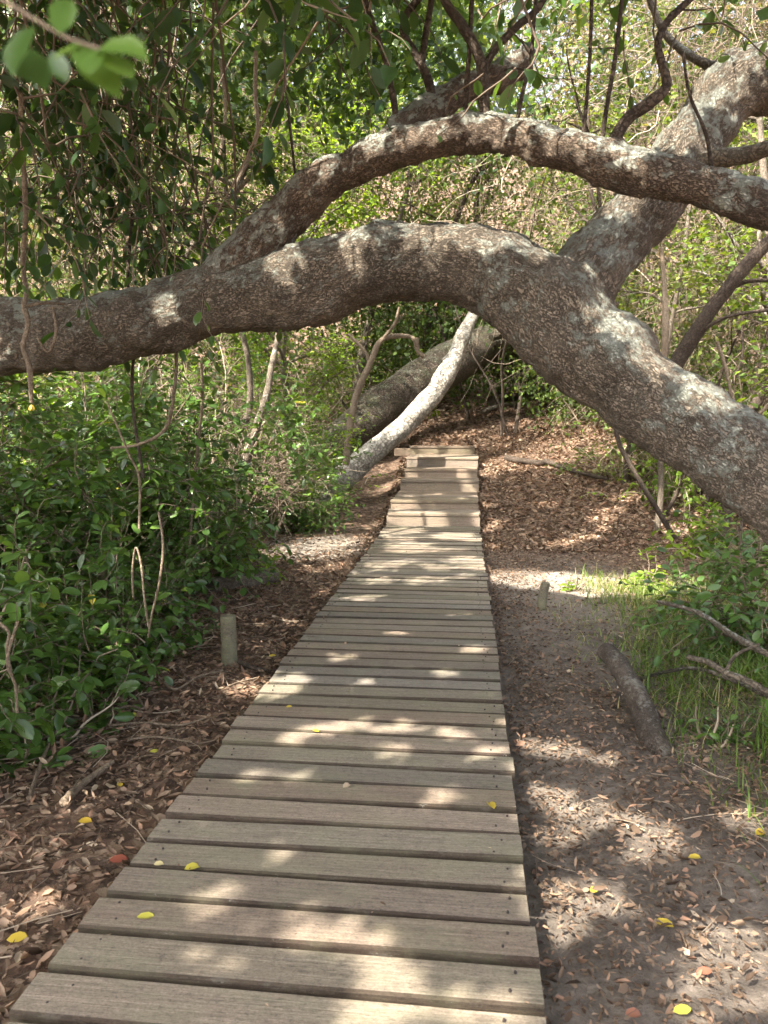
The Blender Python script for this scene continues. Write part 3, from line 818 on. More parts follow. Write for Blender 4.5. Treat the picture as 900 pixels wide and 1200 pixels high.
# ------------------------------------------------------------------ hanging vines
vine_px = [
    ([(24, 110, 6, 3.2), (28, 200, 6, 3.2), (30, 255, 6, 3.2), (27, 310, 6, 3.2), (31, 345, 6, 3.18), (28, 358, 7, 3.16), (33, 380, 6, 3.15), (27, 405, 6, 3.14), (34, 428, 7, 3.13), (36, 455, 6, 3.12), (37, 472, 5, 3.12)], 'long knotty pale vine hanging before the dark trunk end', 'vine'),
    ([(29, 359, 5, 3.16), (50, 355, 4, 3.2), (76, 356, 3, 3.3)], 'short vine shoot sticking sideways from the knotty vine', 'vine'),
    ([(62, 360, 3, 3.25), (66, 385, 4, 3.22), (62, 405, 4, 3.2), (56, 413, 3.5, 3.2), (46, 400, 3, 3.2), (44, 394, 2.5, 3.2)], 'small hooked pale vine before the dark trunk end', 'vine'),
    ([(332, 20, 3.2, 4.4), (334, 90, 3.2, 4.4), (340, 150, 3.2, 4.35), (347, 216, 3, 4.3)], 'straight dark stem hanging down to the upper branch', 'dark'),
    ([(300, 60, 5, 6.2), (299, 110, 5, 6.2), (302, 150, 5, 6.2), (292, 185, 5, 6.1), (276, 218, 4, 6.0), (276, 240, 4, 6.0)], 'pale twisting vine in the bright green foliage', 'vine'),
    ([(258, 70, 4, 5.6), (264, 130, 4, 5.6), (256, 190, 4, 5.5), (240, 235, 4, 5.5)], 'second pale vine left of the twisting one', 'vine'),
    ([(775, 290, 5, 8.0), (778, 330, 5, 8.0), (780, 380, 8, 7.9), (777, 430, 8, 7.9), (776, 470, 7, 7.9)], 'shaggy sunlit vine hanging behind the stout branch', 'vine'),
    ([(155, 250, 4, 4.3), (150, 330, 4, 4.2), (157, 390, 4, 4.15), (155, 470, 4, 4.1), (168, 560, 4, 4.0)], 'thin vine dropping past the left of the arching trunk', 'dark'),
    ([(236, 420, 3, 5.4), (237, 470, 4, 5.4), (232, 520, 4, 5.4), (226, 580, 4, 5.4), (222, 640, 4, 5.3)], 'brown stem rising from the bushes to the trunk', 'vine'),
    ([(130, 525, 3, 3.9), (165, 520, 4, 3.8), (195, 500, 4, 3.8), (205, 450, 4, 3.9), (207, 400, 4, 4.1)], 'curved bare runner looping through the left bushes', 'vine'),
    ([(125, 470, 2.5, 3.7), (150, 530, 3, 3.6), (163, 560, 3, 3.6), (163, 620, 3, 3.5)], 'fine drooping runner in the left bushes', 'vine'),
    ([(156, 700, 2.6, 3.35), (155, 670, 2.6, 3.4), (159, 642, 2.6, 3.4), (165, 660, 2.6, 3.35), (169, 700, 2.6, 3.3), (174, 735, 2.6, 3.3)], 'bent pale twig arching down before the left bushes', 'vine'),
    ([(186, 600, 2.6, 3.6), (191, 640, 3.2, 3.55), (187, 680, 3.2, 3.5), (178, 720, 2.6, 3.5), (173, 748, 2, 3.45)], 'long pale stem hanging at the corner of the left bushes', 'vine'),
    ([(-8, 725, 5, 2.6), (10, 740, 4, 2.6), (8, 760, 4, 2.6), (13, 790, 4, 2.6)], 'short pale stem at the left edge near the ground', 'vine'),
    ([(21, 728, 4, 2.6), (11, 760, 4, 2.6), (9, 780, 4, 2.6), (18, 803, 4, 2.6), (20, 835, 4, 2.6)], 'bare forked stem at the left edge', 'vine'),
    ([(840, 400, 4, 5.8), (850, 430, 4, 5.8), (860, 470, 4, 5.8), (880, 490, 4, 5.8), (905, 470, 4, 5.8)], 'looping bare vine at the right edge behind the trunk', 'vine'),
]
for px, lab, mt in vine_px:
    P, r = limb(px)
    b = MB(); tube(b, P, r, 7, .02, .5, 0, .12)
    tag(b.build('vine', M[mt]), lab, 'vine', 'bare vines and stems among the bushes')
# yellow bud on the vine end
lf = MB(); p = at(37, 474, 3.12); leaves(lf, [p, p, p], [[.3, 0, -1], [-.4, -.2, -1], [0, -.4, -.8]], [[0, -1, .2]] * 3, .028, .3)
tag(lf.build('leaf', M['yellow']), 'yellow leaf curled on the end of the knotty vine', 'leaf')

# ------------------------------------------------------------------ gaps cut in the leaf roof to shape the sunlight
LIT = []       # gaps cut through the leaves for chosen sunlit places, (point, radius)


def lit_deck(px, py, r, z=0.0): LIT.append((deck_at(px, py, z), r))
def lit_ground(px, py, r): LIT.append((ground_at(px, py), r))
def lit_at(px, py, Y, r): LIT.append((at(px, py, Y), r))


for px, py, r in ((262, 1048, .05), (345, 1085, .05), (390, 1098, .06), (440, 1106, .06), (490, 1170, .05), (430, 1186, .06), (545, 1180, .05), (585, 1190, .05), (250, 1135, .03),
                  (250, 1058, .04), (330, 1000, .03), (300, 905, .04), (350, 862, .06), (410, 850, .06), (470, 852, .06), (530, 858, .05), (570, 880, .05),
                  (460, 880, .05), (350, 910, .04), (520, 935, .04), (430, 800, .05), (520, 790, .06), (400, 770, .06), (560, 760, .05), (470, 740, .07), (540, 720, .06), (430, 700, .10),
                  (500, 680, .14), (450, 660, .17), (540, 655, .15), (480, 640, .22), (530, 628, .22), (470, 622, .22), (520, 665, .12), (445, 680, .12), (505, 615, .2)):
    lit_deck(px, py, r)
for px, py, r in ((585, 674, .25), (612, 677, .32), (650, 681, .36), (690, 686, .36), (735, 690, .36), (775, 695, .36), (350, 645, .42), (388, 634, .40), (368, 650, .40), (640, 930, .06), (660, 945, .07),
                  (700, 955, .07), (745, 968, .07), (780, 985, .07), (650, 985, .06), (690, 1050, .08), (660, 1085, .05), (720, 1060, .05), (860, 1110, .09), (895, 1150, .09), (830, 1170, .07), (620, 870, .06), (660, 880, .06),
                  (710, 890, .05), (745, 1000, .05), (870, 960, .07), (610, 760, .08), (300, 690, .12), (340, 668, .14), (250, 705, .12), (100, 940, .05), (60, 1060, .05), (170, 800, .08)):
    lit_ground(px, py, r)
for k in range(60):
    lit_ground(rng.uniform(565, 830), rng.uniform(470, 640), rng.uniform(.09, .22))
for px, py in ((440, 528), (470, 502), (495, 478), (512, 458), (528, 432), (542, 408)): lit_at(px, py, 12.4, .34)
for px, py, Y in ((400, 520, 13.2), (418, 500, 13.5), (436, 484, 13.8)): lit_at(px, py, Y, .3)
for px, py in ((345, 90), (380, 150), (340, 190), (400, 230), (420, 90)): lit_at(px, py, 11.0, .6)
for px, py, Y, r in ((462, 611, 9.84, .10), (472, 606, 9.84, .12), (500, 600, 9.9, .08), (460, 592, 10.25, .10), (480, 588, 10.25, .07), (475, 580, 10.9, .10), (512, 577, 11.2, .09),
                     (540, 583, 10.6, .08), (545, 566, 11.62, .08), (480, 556, 12.2, .09), (543, 557, 12.2, .10), (492, 542, 12.8, .12), (545, 545, 12.8, .12), (500, 527, 14.1, .12), (530, 529, 14.1, .12), (545, 531, 14.1, .1)):
    lit_at(px, py, Y, r)
for px, py, Y, r in ((420, 285, 3.5, .07), (500, 272, 3.45, .09), (560, 280, 3.45, .08), (630, 305, 3.4, .05), (725, 392, 3.25, .06), (775, 440, 3.2, .06), (840, 482, 3.1, .07),
                     (440, 172, 3.45, .06), (500, 155, 3.35, .06), (575, 150, 3.25, .08), (610, 152, 3.2, .06), (680, 172, 3.1, .08), (740, 190, 3.0, .06), (735, 270, 3.6, .08), (800, 170, 3.75, .10), (840, 120, 3.85, .12), (880, 90, 3.9, .1),
                     (390, 210, 3.55, .05), (610, 70, 3.9, .08), (60, 520, 2.9, .14), (130, 620, 3.4, .12), (200, 640, 4.5, .16), (300, 560, 7, .25), (340, 500, 8, .3), (240, 480, 5.6, .22), (380, 570, 10, .4), (180, 560, 4.6, .15)):
    lit_at(px, py, Y, r)

for k in range(22):
    lit_at(rng.uniform(170, 425), rng.uniform(430, 610), rng.uniform(6.5, 9.5), rng.uniform(.12, .185))
for k in range(16):
    lit_at(rng.uniform(50, 290), rng.uniform(40, 200), rng.uniform(4.4, 6.5), rng.uniform(.07, .13))
LP = np.array([p for p, r in LIT]); LR = np.array([r for p, r in LIT])


def in_gap(c, slack=.05, near=.4, rmin=0):
    """leaves that hang in the sun's way to the sunlit places: left out to let chosen sun patches through"""
    out = np.zeros(len(c), bool)
    for p_, r_ in zip(LP, LR):
        if r_ < rmin: continue
        d = c - p_; al = d @ TO_SUN
        pe = np.linalg.norm(d - al[:, None] * TO_SUN, axis=1)
        out |= (pe < r_ + slack) & (al > near)
    return out


# ------------------------------------------------------------------ shrubs
def grow_shrub(base, h, spread, n_stem, n_twig, per, size, dirbias=(0, 0, 0), up=1.0, shell=.5, tone=(0, .95), twig_len=.45, kind='near', droop=.25, lo=.15):
    """returns (branch buffer, leaf buffer) in world space"""
    base = np.array(base, float); bb = MB(); lb = MB()
    n_twig = int(n_twig * 2.3); size = size * 1.12
    stems = []
    for k in range(n_stem):
        a = rng.uniform(0, 6.283); rr = rng.uniform(.0, .25) * spread
        p0 = base + [math.cos(a) * rr, math.sin(a) * rr, -.05]
        d = np.array([math.cos(a) * spread / h * .9, math.sin(a) * spread / h * .9, up]) + np.array(dirbias) + rng.normal(0, .18, 3)
        P = walk(p0, d, h * rng.uniform(.7, 1.1), 7, .17, .04)
        P[:, 2] = np.maximum(P[:, 2], height(P[:, 0], P[:, 1]) + .01)
        stems.append(P)
        if ((P[:, 0] > -1.62) & (P[:, 0] < -.4) & (P[:, 1] > 2) & (P[:, 1] < 6.2)).any(): continue
        tube(bb, P, np.linspace(.009, .003, 8) * rng.uniform(.6, 1.3), 5, .12, rng.uniform(.2, .9), cap=False)
    pos, ax, nr, sz, rd = [], [], [], [], []
    for k in range(n_twig):
        P = stems[rng.integers(n_stem)]
        t = rng.uniform(lo, 1.0) * 6.99; i = int(t)
        p = P[i] * (1 - t + i) + P[i + 1] * (t - i)
        out = p - base; out[2] *= .3
        d = norm(out) * shell + rng.normal(0, .6, 3) + [0, 0, .25]
        T = walk(p, d, twig_len * rng.uniform(.5, 1.3), 5, .25, .08)
        T[:, 2] = np.maximum(T[:, 2], height(T[:, 0], T[:, 1]) + .02)
        if ((T[:, 0] > -1.62) & (T[:, 0] < -.4) & (T[:, 1] > 2) & (T[:, 1] < 6.2)).any(): continue
        tube(bb, T, np.linspace(.004, .0015, 6), 3, 1, rng.uniform(.1, .7), cap=False, resample=False)
        a, b_, c, s = twig_leaves(T, per, size, .9, droop)
        pos.append(a); ax.append(b_); nr.append(c); sz.append(s)
        rd.append(np.clip(rng.uniform(tone[0], tone[1]) * .45 + rng.uniform(tone[0], tone[1], per) * .55, 0, .96))
    pos, ax, nr, sz, rd = [np.concatenate(q) for q in (pos, ax, nr, sz, rd)]
    ye = rng.random(len(rd)) < .003; rd[ye] = 1.0
    g = ~in_gap(pos, .02, .25, .19) & ~((pos[:, 0] > -1.62) & (pos[:, 0] < -.4) & (pos[:, 1] > 2) & (pos[:, 1] < 6.2))   # the bushes stop short of the path
    leaves(lb, pos[g], ax[g], nr[g], sz[g], rd[g], kind)
    return bb, lb


def shrub(name, base, label, group, mat='leaf', cat='shrub', **kw):
    b = np.array([base[0], base[1], float(height(base[0], base[1]))])
    bb, lb = grow_shrub(b, **kw)
    o = empty(name, b, label, cat, group)
    bb.build('branches', M['twig'], o); lb.build('foliage', M[mat], o)
    return o


GL = 'green bushes along the left of the boardwalk'
shrub('shrub', (-2.15, 2.75), 'big leaved bush at the left frame edge nearest the viewer', GL, h=1.0, spread=.65, n_stem=9, n_twig=60, per=8, size=.085, tone=(.1, .9), lo=.1)
shrub('shrub', (-2.6, 3.35), 'tall bush at the left edge below the dark trunk end', GL, h=1.4, spread=.8, n_stem=10, n_twig=110, per=9, size=.080)
shrub('shrub', (-2.25, 4.05), 'dense bush behind the nearest left one', GL, h=1.05, spread=.7, n_stem=9, n_twig=120, per=9, size=.068)
shrub('shrub', (-3.3, 4.5), 'bush deep under the left end of the trunk', GL, h=1.75, spread=.9, n_stem=10, n_twig=170, per=9, size=.075)
shrub('shrub', (-2.4, 5.0), 'rounded bush just behind the green post', GL, h=1.5, spread=.7, n_stem=10, n_twig=140, per=9, size=.07)
shrub('shrub', (-2.95, 5.6), 'tall bush with hanging runners under the trunk', GL, h=2.1, spread=.85, n_stem=10, n_twig=150, per=9, size=.078)
shrub('shrub', (-2.3, 6.3), 'leafy bush beside the half hidden log', GL, h=1.7, spread=.8, n_stem=9, n_twig=150, per=9, size=.074)
shrub('shrub', (-2.95, 7.4), 'bush around the pale leaning stem', GL, h=2.2, spread=.85, n_stem=10, n_twig=190, per=9, size=.074)
shrub('shrub', (-3.6, 7.2), 'tall bush at the back under the arch', GL, h=1.9, spread=1.0, n_stem=10, n_twig=170, per=9, size=.082)
shrub('shrub', (-2.45, 9.2), 'light green bush overhanging the sunny bare ground', GL, mat='leaf', h=1.5, spread=.85, n_stem=10, n_twig=210, per=9, size=.07, tone=(.3, .95), lo=.35)
shrub('shrub', (-2.3, 10.1), 'fresh green bush hiding the foot of the pale leaning trunk', GL, h=.8, spread=.6, n_stem=11, n_twig=170, per=9, size=.06, tone=(.35, .96), lo=.35)
shrub('shrub', (-3.2, 9.6), 'loose bright bush behind the light green one', GL, mat='leaf_bright', h=2.0, spread=1.0, n_stem=9, n_twig=150, per=9, size=.06, lo=.3)
shrub('seedling', (-1.93, 6.75), 'small yellow green sprig drooping at the log', GL, mat='leaf_bright', h=.5, spread=.25, n_stem=5, n_twig=22, per=7, size=.045, twig_len=.2)
shrub('shrub', (-2.15, 3.95), 'low spreading bush between the nearest bushes and the green post', GL, h=.5, spread=.34, n_stem=8, n_twig=40, per=8, size=.065, twig_len=.3)
shrub('shrub', (-1.95, 3.2), 'low broad leaved bush spilling onto the litter at the left', GL, h=.55, spread=.4, n_stem=8, n_twig=34, per=8, size=.08, twig_len=.3)
shrub('seedling', (-1.95, 4.8), 'low sprig of dark leaves left of the green post', GL, h=.22, spread=.28, n_stem=5, n_twig=16, per=6, size=.055, twig_len=.2)
shrub('shrub', (-2.9, 8.2), 'tall leafy bush behind the sunny patch of sand', GL, h=2.1, spread=.8, n_stem=10, n_twig=170, per=9, size=.075, tone=(.25, .95), lo=.1)
shrub('shrub', (-2.6, 6.7), 'tall leafy bush rising to the underside of the arch', GL, h=2.3, spread=.8, n_stem=10, n_twig=140, per=9, size=.062, lo=.1)
shrub('shrub', (-3.4, 6.1), 'broad bush filling the shade under the left of the arch', GL, h=2.3, spread=1.0, n_stem=10, n_twig=200, per=9, size=.07, lo=.1)
shrub('shrub', (-3.9, 8.8), 'tall dark bush closing the gap under the left of the trunk', GL, h=2.5, spread=1.1, n_stem=10, n_twig=150, per=9, size=.09, lo=.1)
shrub('shrub', (-3.3, 10.8), 'tall sunlit bush beyond the bare leaning stem', GL, h=2.4, spread=1.0, n_stem=10, n_twig=150, per=9, size=.085, tone=(.3, .95), lo=.1)
shrub('shrub', (-2.35, 11.4), 'loose green bush behind the foot of the pale leaning trunk', GL, h=1.5, spread=.8, n_stem=9, n_twig=120, per=9, size=.06, tone=(.3, .95), lo=.2)
GR = 'green bushes on the right of the bare soil'
shrub('shrub', (2.0, 3.75), 'dark bush hanging in at the right frame edge', GR, h=1.1, spread=.75, n_stem=9, n_twig=80, per=9, size=.062, tone=(0, .8))
shrub('shrub', (1.95, 4.9), 'leafy bush under the right foot of the arching trunk', GR, h=.85, spread=.7, n_stem=9, n_twig=110, per=9, size=.06, tone=(0, .9))
shrub('shrub', (2.9, 5.4), 'bush at the right edge behind the trunk', GR, h=1.2, spread=.9, n_stem=9, n_twig=110, per=9, size=.065)
shrub('seedling', (1.62, 6.9), 'low sunlit seedling beside the bright grass', GR, mat='leaf_bright', h=.34, spread=.3, n_stem=6, n_twig=22, per=7, size=.06, twig_len=.18)
shrub('seedling', (2.15, 6.9), 'dark seedling with broad leaves behind the grass', GR, h=.4, spread=.35, n_stem=6, n_twig=24, per=7, size=.075, twig_len=.2)
shrub('seedling', (2.55, 8.1), 'pale green sapling on the litter under the trunk', GR, mat='leaf_bright', h=.6, spread=.3, n_stem=5, n_twig=26, per=7, size=.07, twig_len=.22)
shrub('seedling', (.92, 6.75), 'tiny spiky seedling beside the thin grey post', GR, mat='leaf_bright', h=.22, spread=.1, n_stem=5, n_twig=8, per=6, size=.06, twig_len=.1)
shrub('seedling', (1.12, 3.45), 'weedy sprig at the end of the short log', GR, h=.22, spread=.2, n_stem=5, n_twig=12, per=6, size=.045, twig_len=.15)
shrub('seedling', (1.45, 2.75), 'small green weeds at the right edge of the soil', GR, h=.15, spread=.3, n_stem=5, n_twig=10, per=5, size=.045, twig_len=.15)

# ------------------------------------------------------------------ leafy sprays hanging in from above
GH = 'leafy sprays hanging in from above'


def spray_group(name, label, n, px, py, Y, size, per, mat, group=GH, length=.6, dirv=(.3, 0, -.35), cat='hanging foliage', tone=(0, .85)):
    c = at((px[0] + px[1]) / 2, py[0], (Y[0] + Y[1]) / 2)
    o = empty(name, c, label, cat, group); bb = MB(); lb = MB()
    pos, ax, nr, sz, rd = [], [], [], [], []
    for k in range(n):
        p = at(rng.uniform(*px), rng.uniform(*py), rng.uniform(*Y))
        T = walk(p, np.array(dirv) + rng.normal(0, .55, 3), length * rng.uniform(.6, 1.3), 6, .22, .12)
        tube(bb, T, np.linspace(.005, .0015, 7), 4, 1, rng.uniform(0, .6), cap=False, resample=False)
        if k % 7 == 0:      # the long bare stem it hangs by
            S = walk(p, [rng.normal(0, .25), rng.normal(0, .2), 1], 1.6, 8, .12, -.05)
            tube(bb, S, np.linspace(.005, .007, 9), 4, 1, rng.uniform(0, .55), cap=False, resample=False)
        a, b_, c_, s = twig_leaves(T, per, size, .8, .6)
        pos.append(a); ax.append(b_); nr.append(c_); sz.append(s)
        rd.append(np.clip(rng.uniform(*tone) * .4 + rng.uniform(*tone, per) * .6, 0, .97))
    pos, ax, nr, sz, rd = [np.concatenate(q) for q in (pos, ax, nr, sz, rd)]
    g = ~in_gap(pos, .04)
    leaves(lb, pos[g], ax[g], nr[g], sz[g], rd[g], 'near')
    bb.build('stems', M['twig'], o); lb.build('leaves', M[mat], o)
    return o


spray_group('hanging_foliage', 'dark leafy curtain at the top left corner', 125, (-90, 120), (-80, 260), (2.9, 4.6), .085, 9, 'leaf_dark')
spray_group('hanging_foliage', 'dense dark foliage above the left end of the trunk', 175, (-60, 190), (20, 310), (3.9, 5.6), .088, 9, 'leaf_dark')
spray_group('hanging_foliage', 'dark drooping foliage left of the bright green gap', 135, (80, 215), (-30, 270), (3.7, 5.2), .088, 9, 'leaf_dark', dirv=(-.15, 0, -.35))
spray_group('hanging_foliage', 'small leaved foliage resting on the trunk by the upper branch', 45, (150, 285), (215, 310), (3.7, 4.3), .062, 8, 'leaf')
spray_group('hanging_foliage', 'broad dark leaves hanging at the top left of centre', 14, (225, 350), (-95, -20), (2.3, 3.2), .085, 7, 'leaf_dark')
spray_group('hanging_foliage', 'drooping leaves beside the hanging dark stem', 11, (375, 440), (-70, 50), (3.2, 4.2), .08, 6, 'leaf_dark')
spray_group('hanging_foliage', 'few green leaves hanging about the broken branch stub', 9, (560, 660), (-40, 100), (2.9, 3.6), .075, 4, 'leaf', length=.4)
spray_group('hanging_foliage', 'scattered leaves at the top right above the branches', 12, (680, 880), (-80, 60), (3.0, 4.4), .07, 5, 'leaf', length=.45)
# the blurred sprig right before the lens
at_near = lambda a, b, Y: at(a, b, Y * .45)
o = empty('leafy_sprig', at_near(110, 40, .95), 'blurred bright leaf sprig close to the viewer at top left', 'leaf sprig')
bb = MB(); lb = MB()
tube(bb, [at_near(-60, -40, 1.05), at_near(20, 10, 1.0), at_near(80, 45, .97), at_near(118, 58, .95)], [.0014, .0012, .001, .001], 6, .02)
pp = [at_near(112, 60, .95), at_near(95, 52, .96), at_near(118, 60, .95), at_near(112, 58, .95), at_near(70, 40, .97), at_near(40, 30, .98), at_near(10, 55, 1.0), at_near(85, 50, .96), at_near(60, 60, .98)]
tip = [at_near(170, 60, .93), at_near(62, 68, .95), at_near(155, 90, .94), at_near(105, 85, .92), at_near(78, -5, .99), at_near(10, 85, .96), at_near(55, 100, .99), at_near(140, 110, .96), at_near(78, 95, .98)]
leaves(lb, pp, [t - p for p, t in zip(pp, tip)], [[.1, -.7, .6], [.1, -.6, .8], [.5, -.6, .5], [-.1, -.9, .3], [.2, -.8, .4], [0, -.5, .8], [.3, -.7, .6], [.3, -.6, .3], [.1, -.7, .2]],
       [np.linalg.norm(t - p) for p, t in zip(pp, tip)], [.8, .9, .85, .7, .6, .3, .3, .75, .4], 'near', 0, 1.25)
bb.build('stem', M['twig'], o); lb.build('leaves', M['leaf'], o)

# ------------------------------------------------------------------ background trees, shrubs and thicket
def wall_depth(px):
    c = math.exp(-((px - 500) / 170.0) ** 2)
    return 9.5 + 9.0 * c


def bg_tree(name, px, py, Y, h, label, leafmat, tone, n_limb=7, n_twig=130, size=.085, r=.07, group='slim trees in the thicket', crown=1.6, barkm='grey', lean=(0, 0)):
    b = ground_at(px, py) if Y is None else at(px, py, Y)
    b[2] = float(height(b[0], b[1]))
    o = empty(name, b, label, 'tree', group)
    T = walk(b - [0, 0, .1], [lean[0], lean[1], 1], h * .75, 9, .12, -.03)
    tb = MB(); tube(tb, T, np.linspace(r, r * .4, 10), 9, .12, .5, 0, .08); lb_ = tb; cr = MB(); pos, ax, nr, sz, rd = [], [], [], [], []
    for k in range(n_limb):
        i = rng.integers(2, 10); a = rng.uniform(0, 6.28)
        L = walk(T[i], [math.cos(a), math.sin(a), .7], crown * rng.uniform(.6, 1.1), 7, .22, .02)
        tube(lb_, L, np.linspace(r * .4, .006, 8), 6, .12, .5, 0, .05)
        for q in range(n_twig // n_limb):
            j = rng.integers(2, 8)
            S = walk(L[j], rng.normal(0, 1, 3) + [0, 0, .2], .55 * rng.uniform(.5, 1.3), 4, .25, .08)
            tube(lb_, S, np.linspace(.005, .002, 5), 3, 1, .5, cap=False, resample=False)
            p_, a_, c_, s_ = twig_leaves(S, 11, size, .9, .3)
            pos.append(p_ + rng.normal(0, .05, p_.shape)); ax.append(a_); nr.append(c_); sz.append(s_)
            rd.append(np.clip(rng.uniform(*tone) * .5 + rng.uniform(*tone, 11) * .5, 0, 1))
    lb_.build('trunk', M[barkm], o)
    pos, ax, nr, sz, rd = [np.concatenate(q) for q in (pos, ax, nr, sz, rd)]
    g = ~in_gap(pos, .04)
    leaves(cr, pos[g], ax[g], nr[g], sz[g], rd[g], 'far', 0, 1.2)
    cr.build('crown', M[leafmat], o)
    return o


bg_tree('slim_tree', 352, 470, 12.4, 8.4, 'bright yellow green tree behind the fork of the upper branch', 'leaf_bright', (0, 1), 18, 900, .075, .07, crown=1.7)
bg_tree('slim_tree', 262, 480, 9.4, 6.6, 'slim tree with sunlit leaves left of the bright green one', 'leaf_bright', (0, .7), 10, 330, .07, .05, crown=1.3)
bg_tree('slim_tree', 140, 480, 8.0, 6.5, 'dark stemmed tree in the thicket far left', 'leaf_far', (0, .6), 8, 200, .085, .06)
bg_tree('slim_tree', 20, 480, 7.0, 6.0, 'leaning tree beyond the left end of the trunk', 'leaf_far', (0, .5), 8, 200, .085, .07, lean=(-.2, 0))
bg_tree('slim_tree', 775, 470, 9.6, 6.5, 'slim tree with sparse leaves behind the stout branch', 'leaf_far', (.3, .9), 8, 190, .08, .04, crown=1.5, barkm='grey')
bg_tree('slim_tree', 735, 475, 11.5, 7.5, 'thin upright trunk at the edge of the right thicket', 'leaf_far', (.2, .8), 8, 190, .08, .05, crown=1.5, barkm='dark')
bg_tree('slim_tree', 850, 480, 8.6, 6.5, 'dark trunk standing right of the leaning sapling', 'leaf_far', (.1, .8), 8, 200, .08, .07, barkm='dark')
bg_tree('slim_tree', 925, 500, 7.4, 6.0, 'leafy tree at the right frame edge behind the trunk', 'leaf_far', (.2, .75), 8, 200, .08, .07)
bg_tree('slim_tree', 660, 450, 17.5, 8.5, 'tall tree at the right of the far thicket', 'leaf_far', (.2, .9), 9, 190, .11, .09, crown=2.4, barkm='dark')
bg_tree('slim_tree', 500, 440, 19.5, 9.5, 'tall tree at the head of the slope', 'leaf_far', (.1, .8), 9, 190, .11, .1, crown=2.6, barkm='dark')
bg_tree('slim_tree', 415, 430, 17.5, 8.5, 'tall tree left of the slope beyond the bright green one', 'leaf_far', (.2, .75), 9, 190, .11, .1, crown=2.4)
bg_tree('slim_tree', 590, 440, 21.5, 9.5, 'far trunk at the dark end of the path', 'leaf_far', (0, .8), 9, 170, .11, .12, crown=2.5, barkm='dark')

for k in range(16):
    px = rng.uniform(440, 900); Y = wall_depth(px) - rng.uniform(.0, 1.2)
    b0 = at(px, 470, Y)
    if -1.6 < b0[0] < 2.2 and Y < 15: continue
    b0[2] = float(height(b0[0], b0[1]))
    o = empty('bent_sapling', b0, 'bare dark stem bending up through the thicket on the right', 'sapling', 'bare stems in the right thicket')
    b = MB(); Lh = rng.uniform(2.5, 5.5); P = walk(b0 - [0, 0, .1], [rng.normal(0, .3), rng.normal(0, .2), 1], Lh, 10, .13, -.05); r0 = rng.uniform(.02, .045)
    tube(b, P, np.linspace(r0, r0 * .35, 11), 7, .1, .5, 0, .1)
    for q in range(3):
        S = walk(P[rng.integers(3, 9)], rng.normal(0, .7, 3) + [.5, 0, .9], rng.uniform(.5, 1.2), 7, .18, -.03)
        tube(b, S, np.linspace(r0 * .4, .003, 8), 5, .1, .5, cap=False)
    b.build('bark', M['dark'], o)

# far undergrowth shrubs: three kinds, copied
protos = []
for k, (mt, tn) in enumerate((('leaf_far', (.05, .6)), ('leaf_far', (.3, .82)), ('leaf_bright', (0, .9)))):
    bb, lb = grow_shrub((0, 0, 0), 1.5, 1.0, 12, 140, 9, .085, tone=tn, kind='far', lo=.1, twig_len=.5) if False else (None, None)
    # grown on level ground, so height() is not consulted
    bb = MB(); lb = MB(); pos, ax, nr, sz, rd = [], [], [], [], []
    for s in range(16):
        a = rng.uniform(0, 6.28)
        P = walk([math.cos(a) * .2, math.sin(a) * .2, -.1], [math.cos(a) * .6, math.sin(a) * .6, 1], rng.uniform(1.0, 1.9), 7, .2, .05)
        tube(bb, P, np.linspace(.014, .004, 8), 4, .2, rng.uniform(.2, 1), cap=False)
        for q in range(9):
            i = rng.integers(1, 8)
            S = walk(P[i], rng.normal(0, 1, 3), .5 * rng.uniform(.5, 1.4), 4, .3, .1)
            tube(bb, S, np.linspace(.005, .002, 5), 3, 1, rng.uniform(.2, 1), cap=False, resample=False)
            p_, a_, c_, s_ = twig_leaves(S, 9, .08, .9, .3)
            pos.append(p_); ax.append(a_); nr.append(c_); sz.append(s_); rd.append(np.clip(rng.uniform(*tn) * .5 + rng.uniform(*tn, 9) * .5, 0, 1))
    leaves(lb, np.concatenate(pos), np.concatenate(ax), np.concatenate(nr), np.concatenate(sz), np.concatenate(rd), 'far', 0, 1.2)
    protos.append((bb.mesh('branches', [M['twig']]), lb.mesh('foliage', [M[mt]])))
spots = []
for k in range(46):
    px = rng.uniform(-120, 1020)
    if 470 < px < 690 and rng.random() < .6: continue
    Y = wall_depth(px) + rng.uniform(-.6, 4.0)
    p = at(px, 470, Y)
    if -2.2 < p[0] < 2.4 and Y < 15.5: continue
    spots.append((p[0], p[1], rng.integers(3)))
for px, py in ((598, 440), (625, 446), (650, 452), (675, 462), (700, 476), (722, 490), (745, 508), (768, 528), (800, 548), (835, 560), (705, 468), (760, 505)):
    p = ground_at(px, py); spots.append((p[0] + .8, p[1] + 1.3, int(rng.choice([0, 0, 1]))))
SH_LAB = ['dark green undergrowth shrub in the far thicket', 'half dry tan leaved shrub in the far thicket', 'bright yellow green shrub in the far thicket']
SH_GRP = ['dark undergrowth shrubs of the far thicket', 'half dry shrubs of the far thicket', 'bright shrubs of the far thicket']
for (x, y_, k) in spots:
    o = empty('undergrowth_shrub', (x, y_, float(height(x, y_)) - .02), SH_LAB[k], 'shrub', SH_GRP[k])
    o.rotation_euler.z = rng.uniform(0, 6.28); s = rng.uniform(.75, 1.35); o.scale = (s, s, s * rng.uniform(.85, 1.3))
    for nm, me in zip(('branches', 'foliage'), protos[k]):
        c = bpy.data.objects.new(nm, me); COL.objects.link(c); c.parent = o

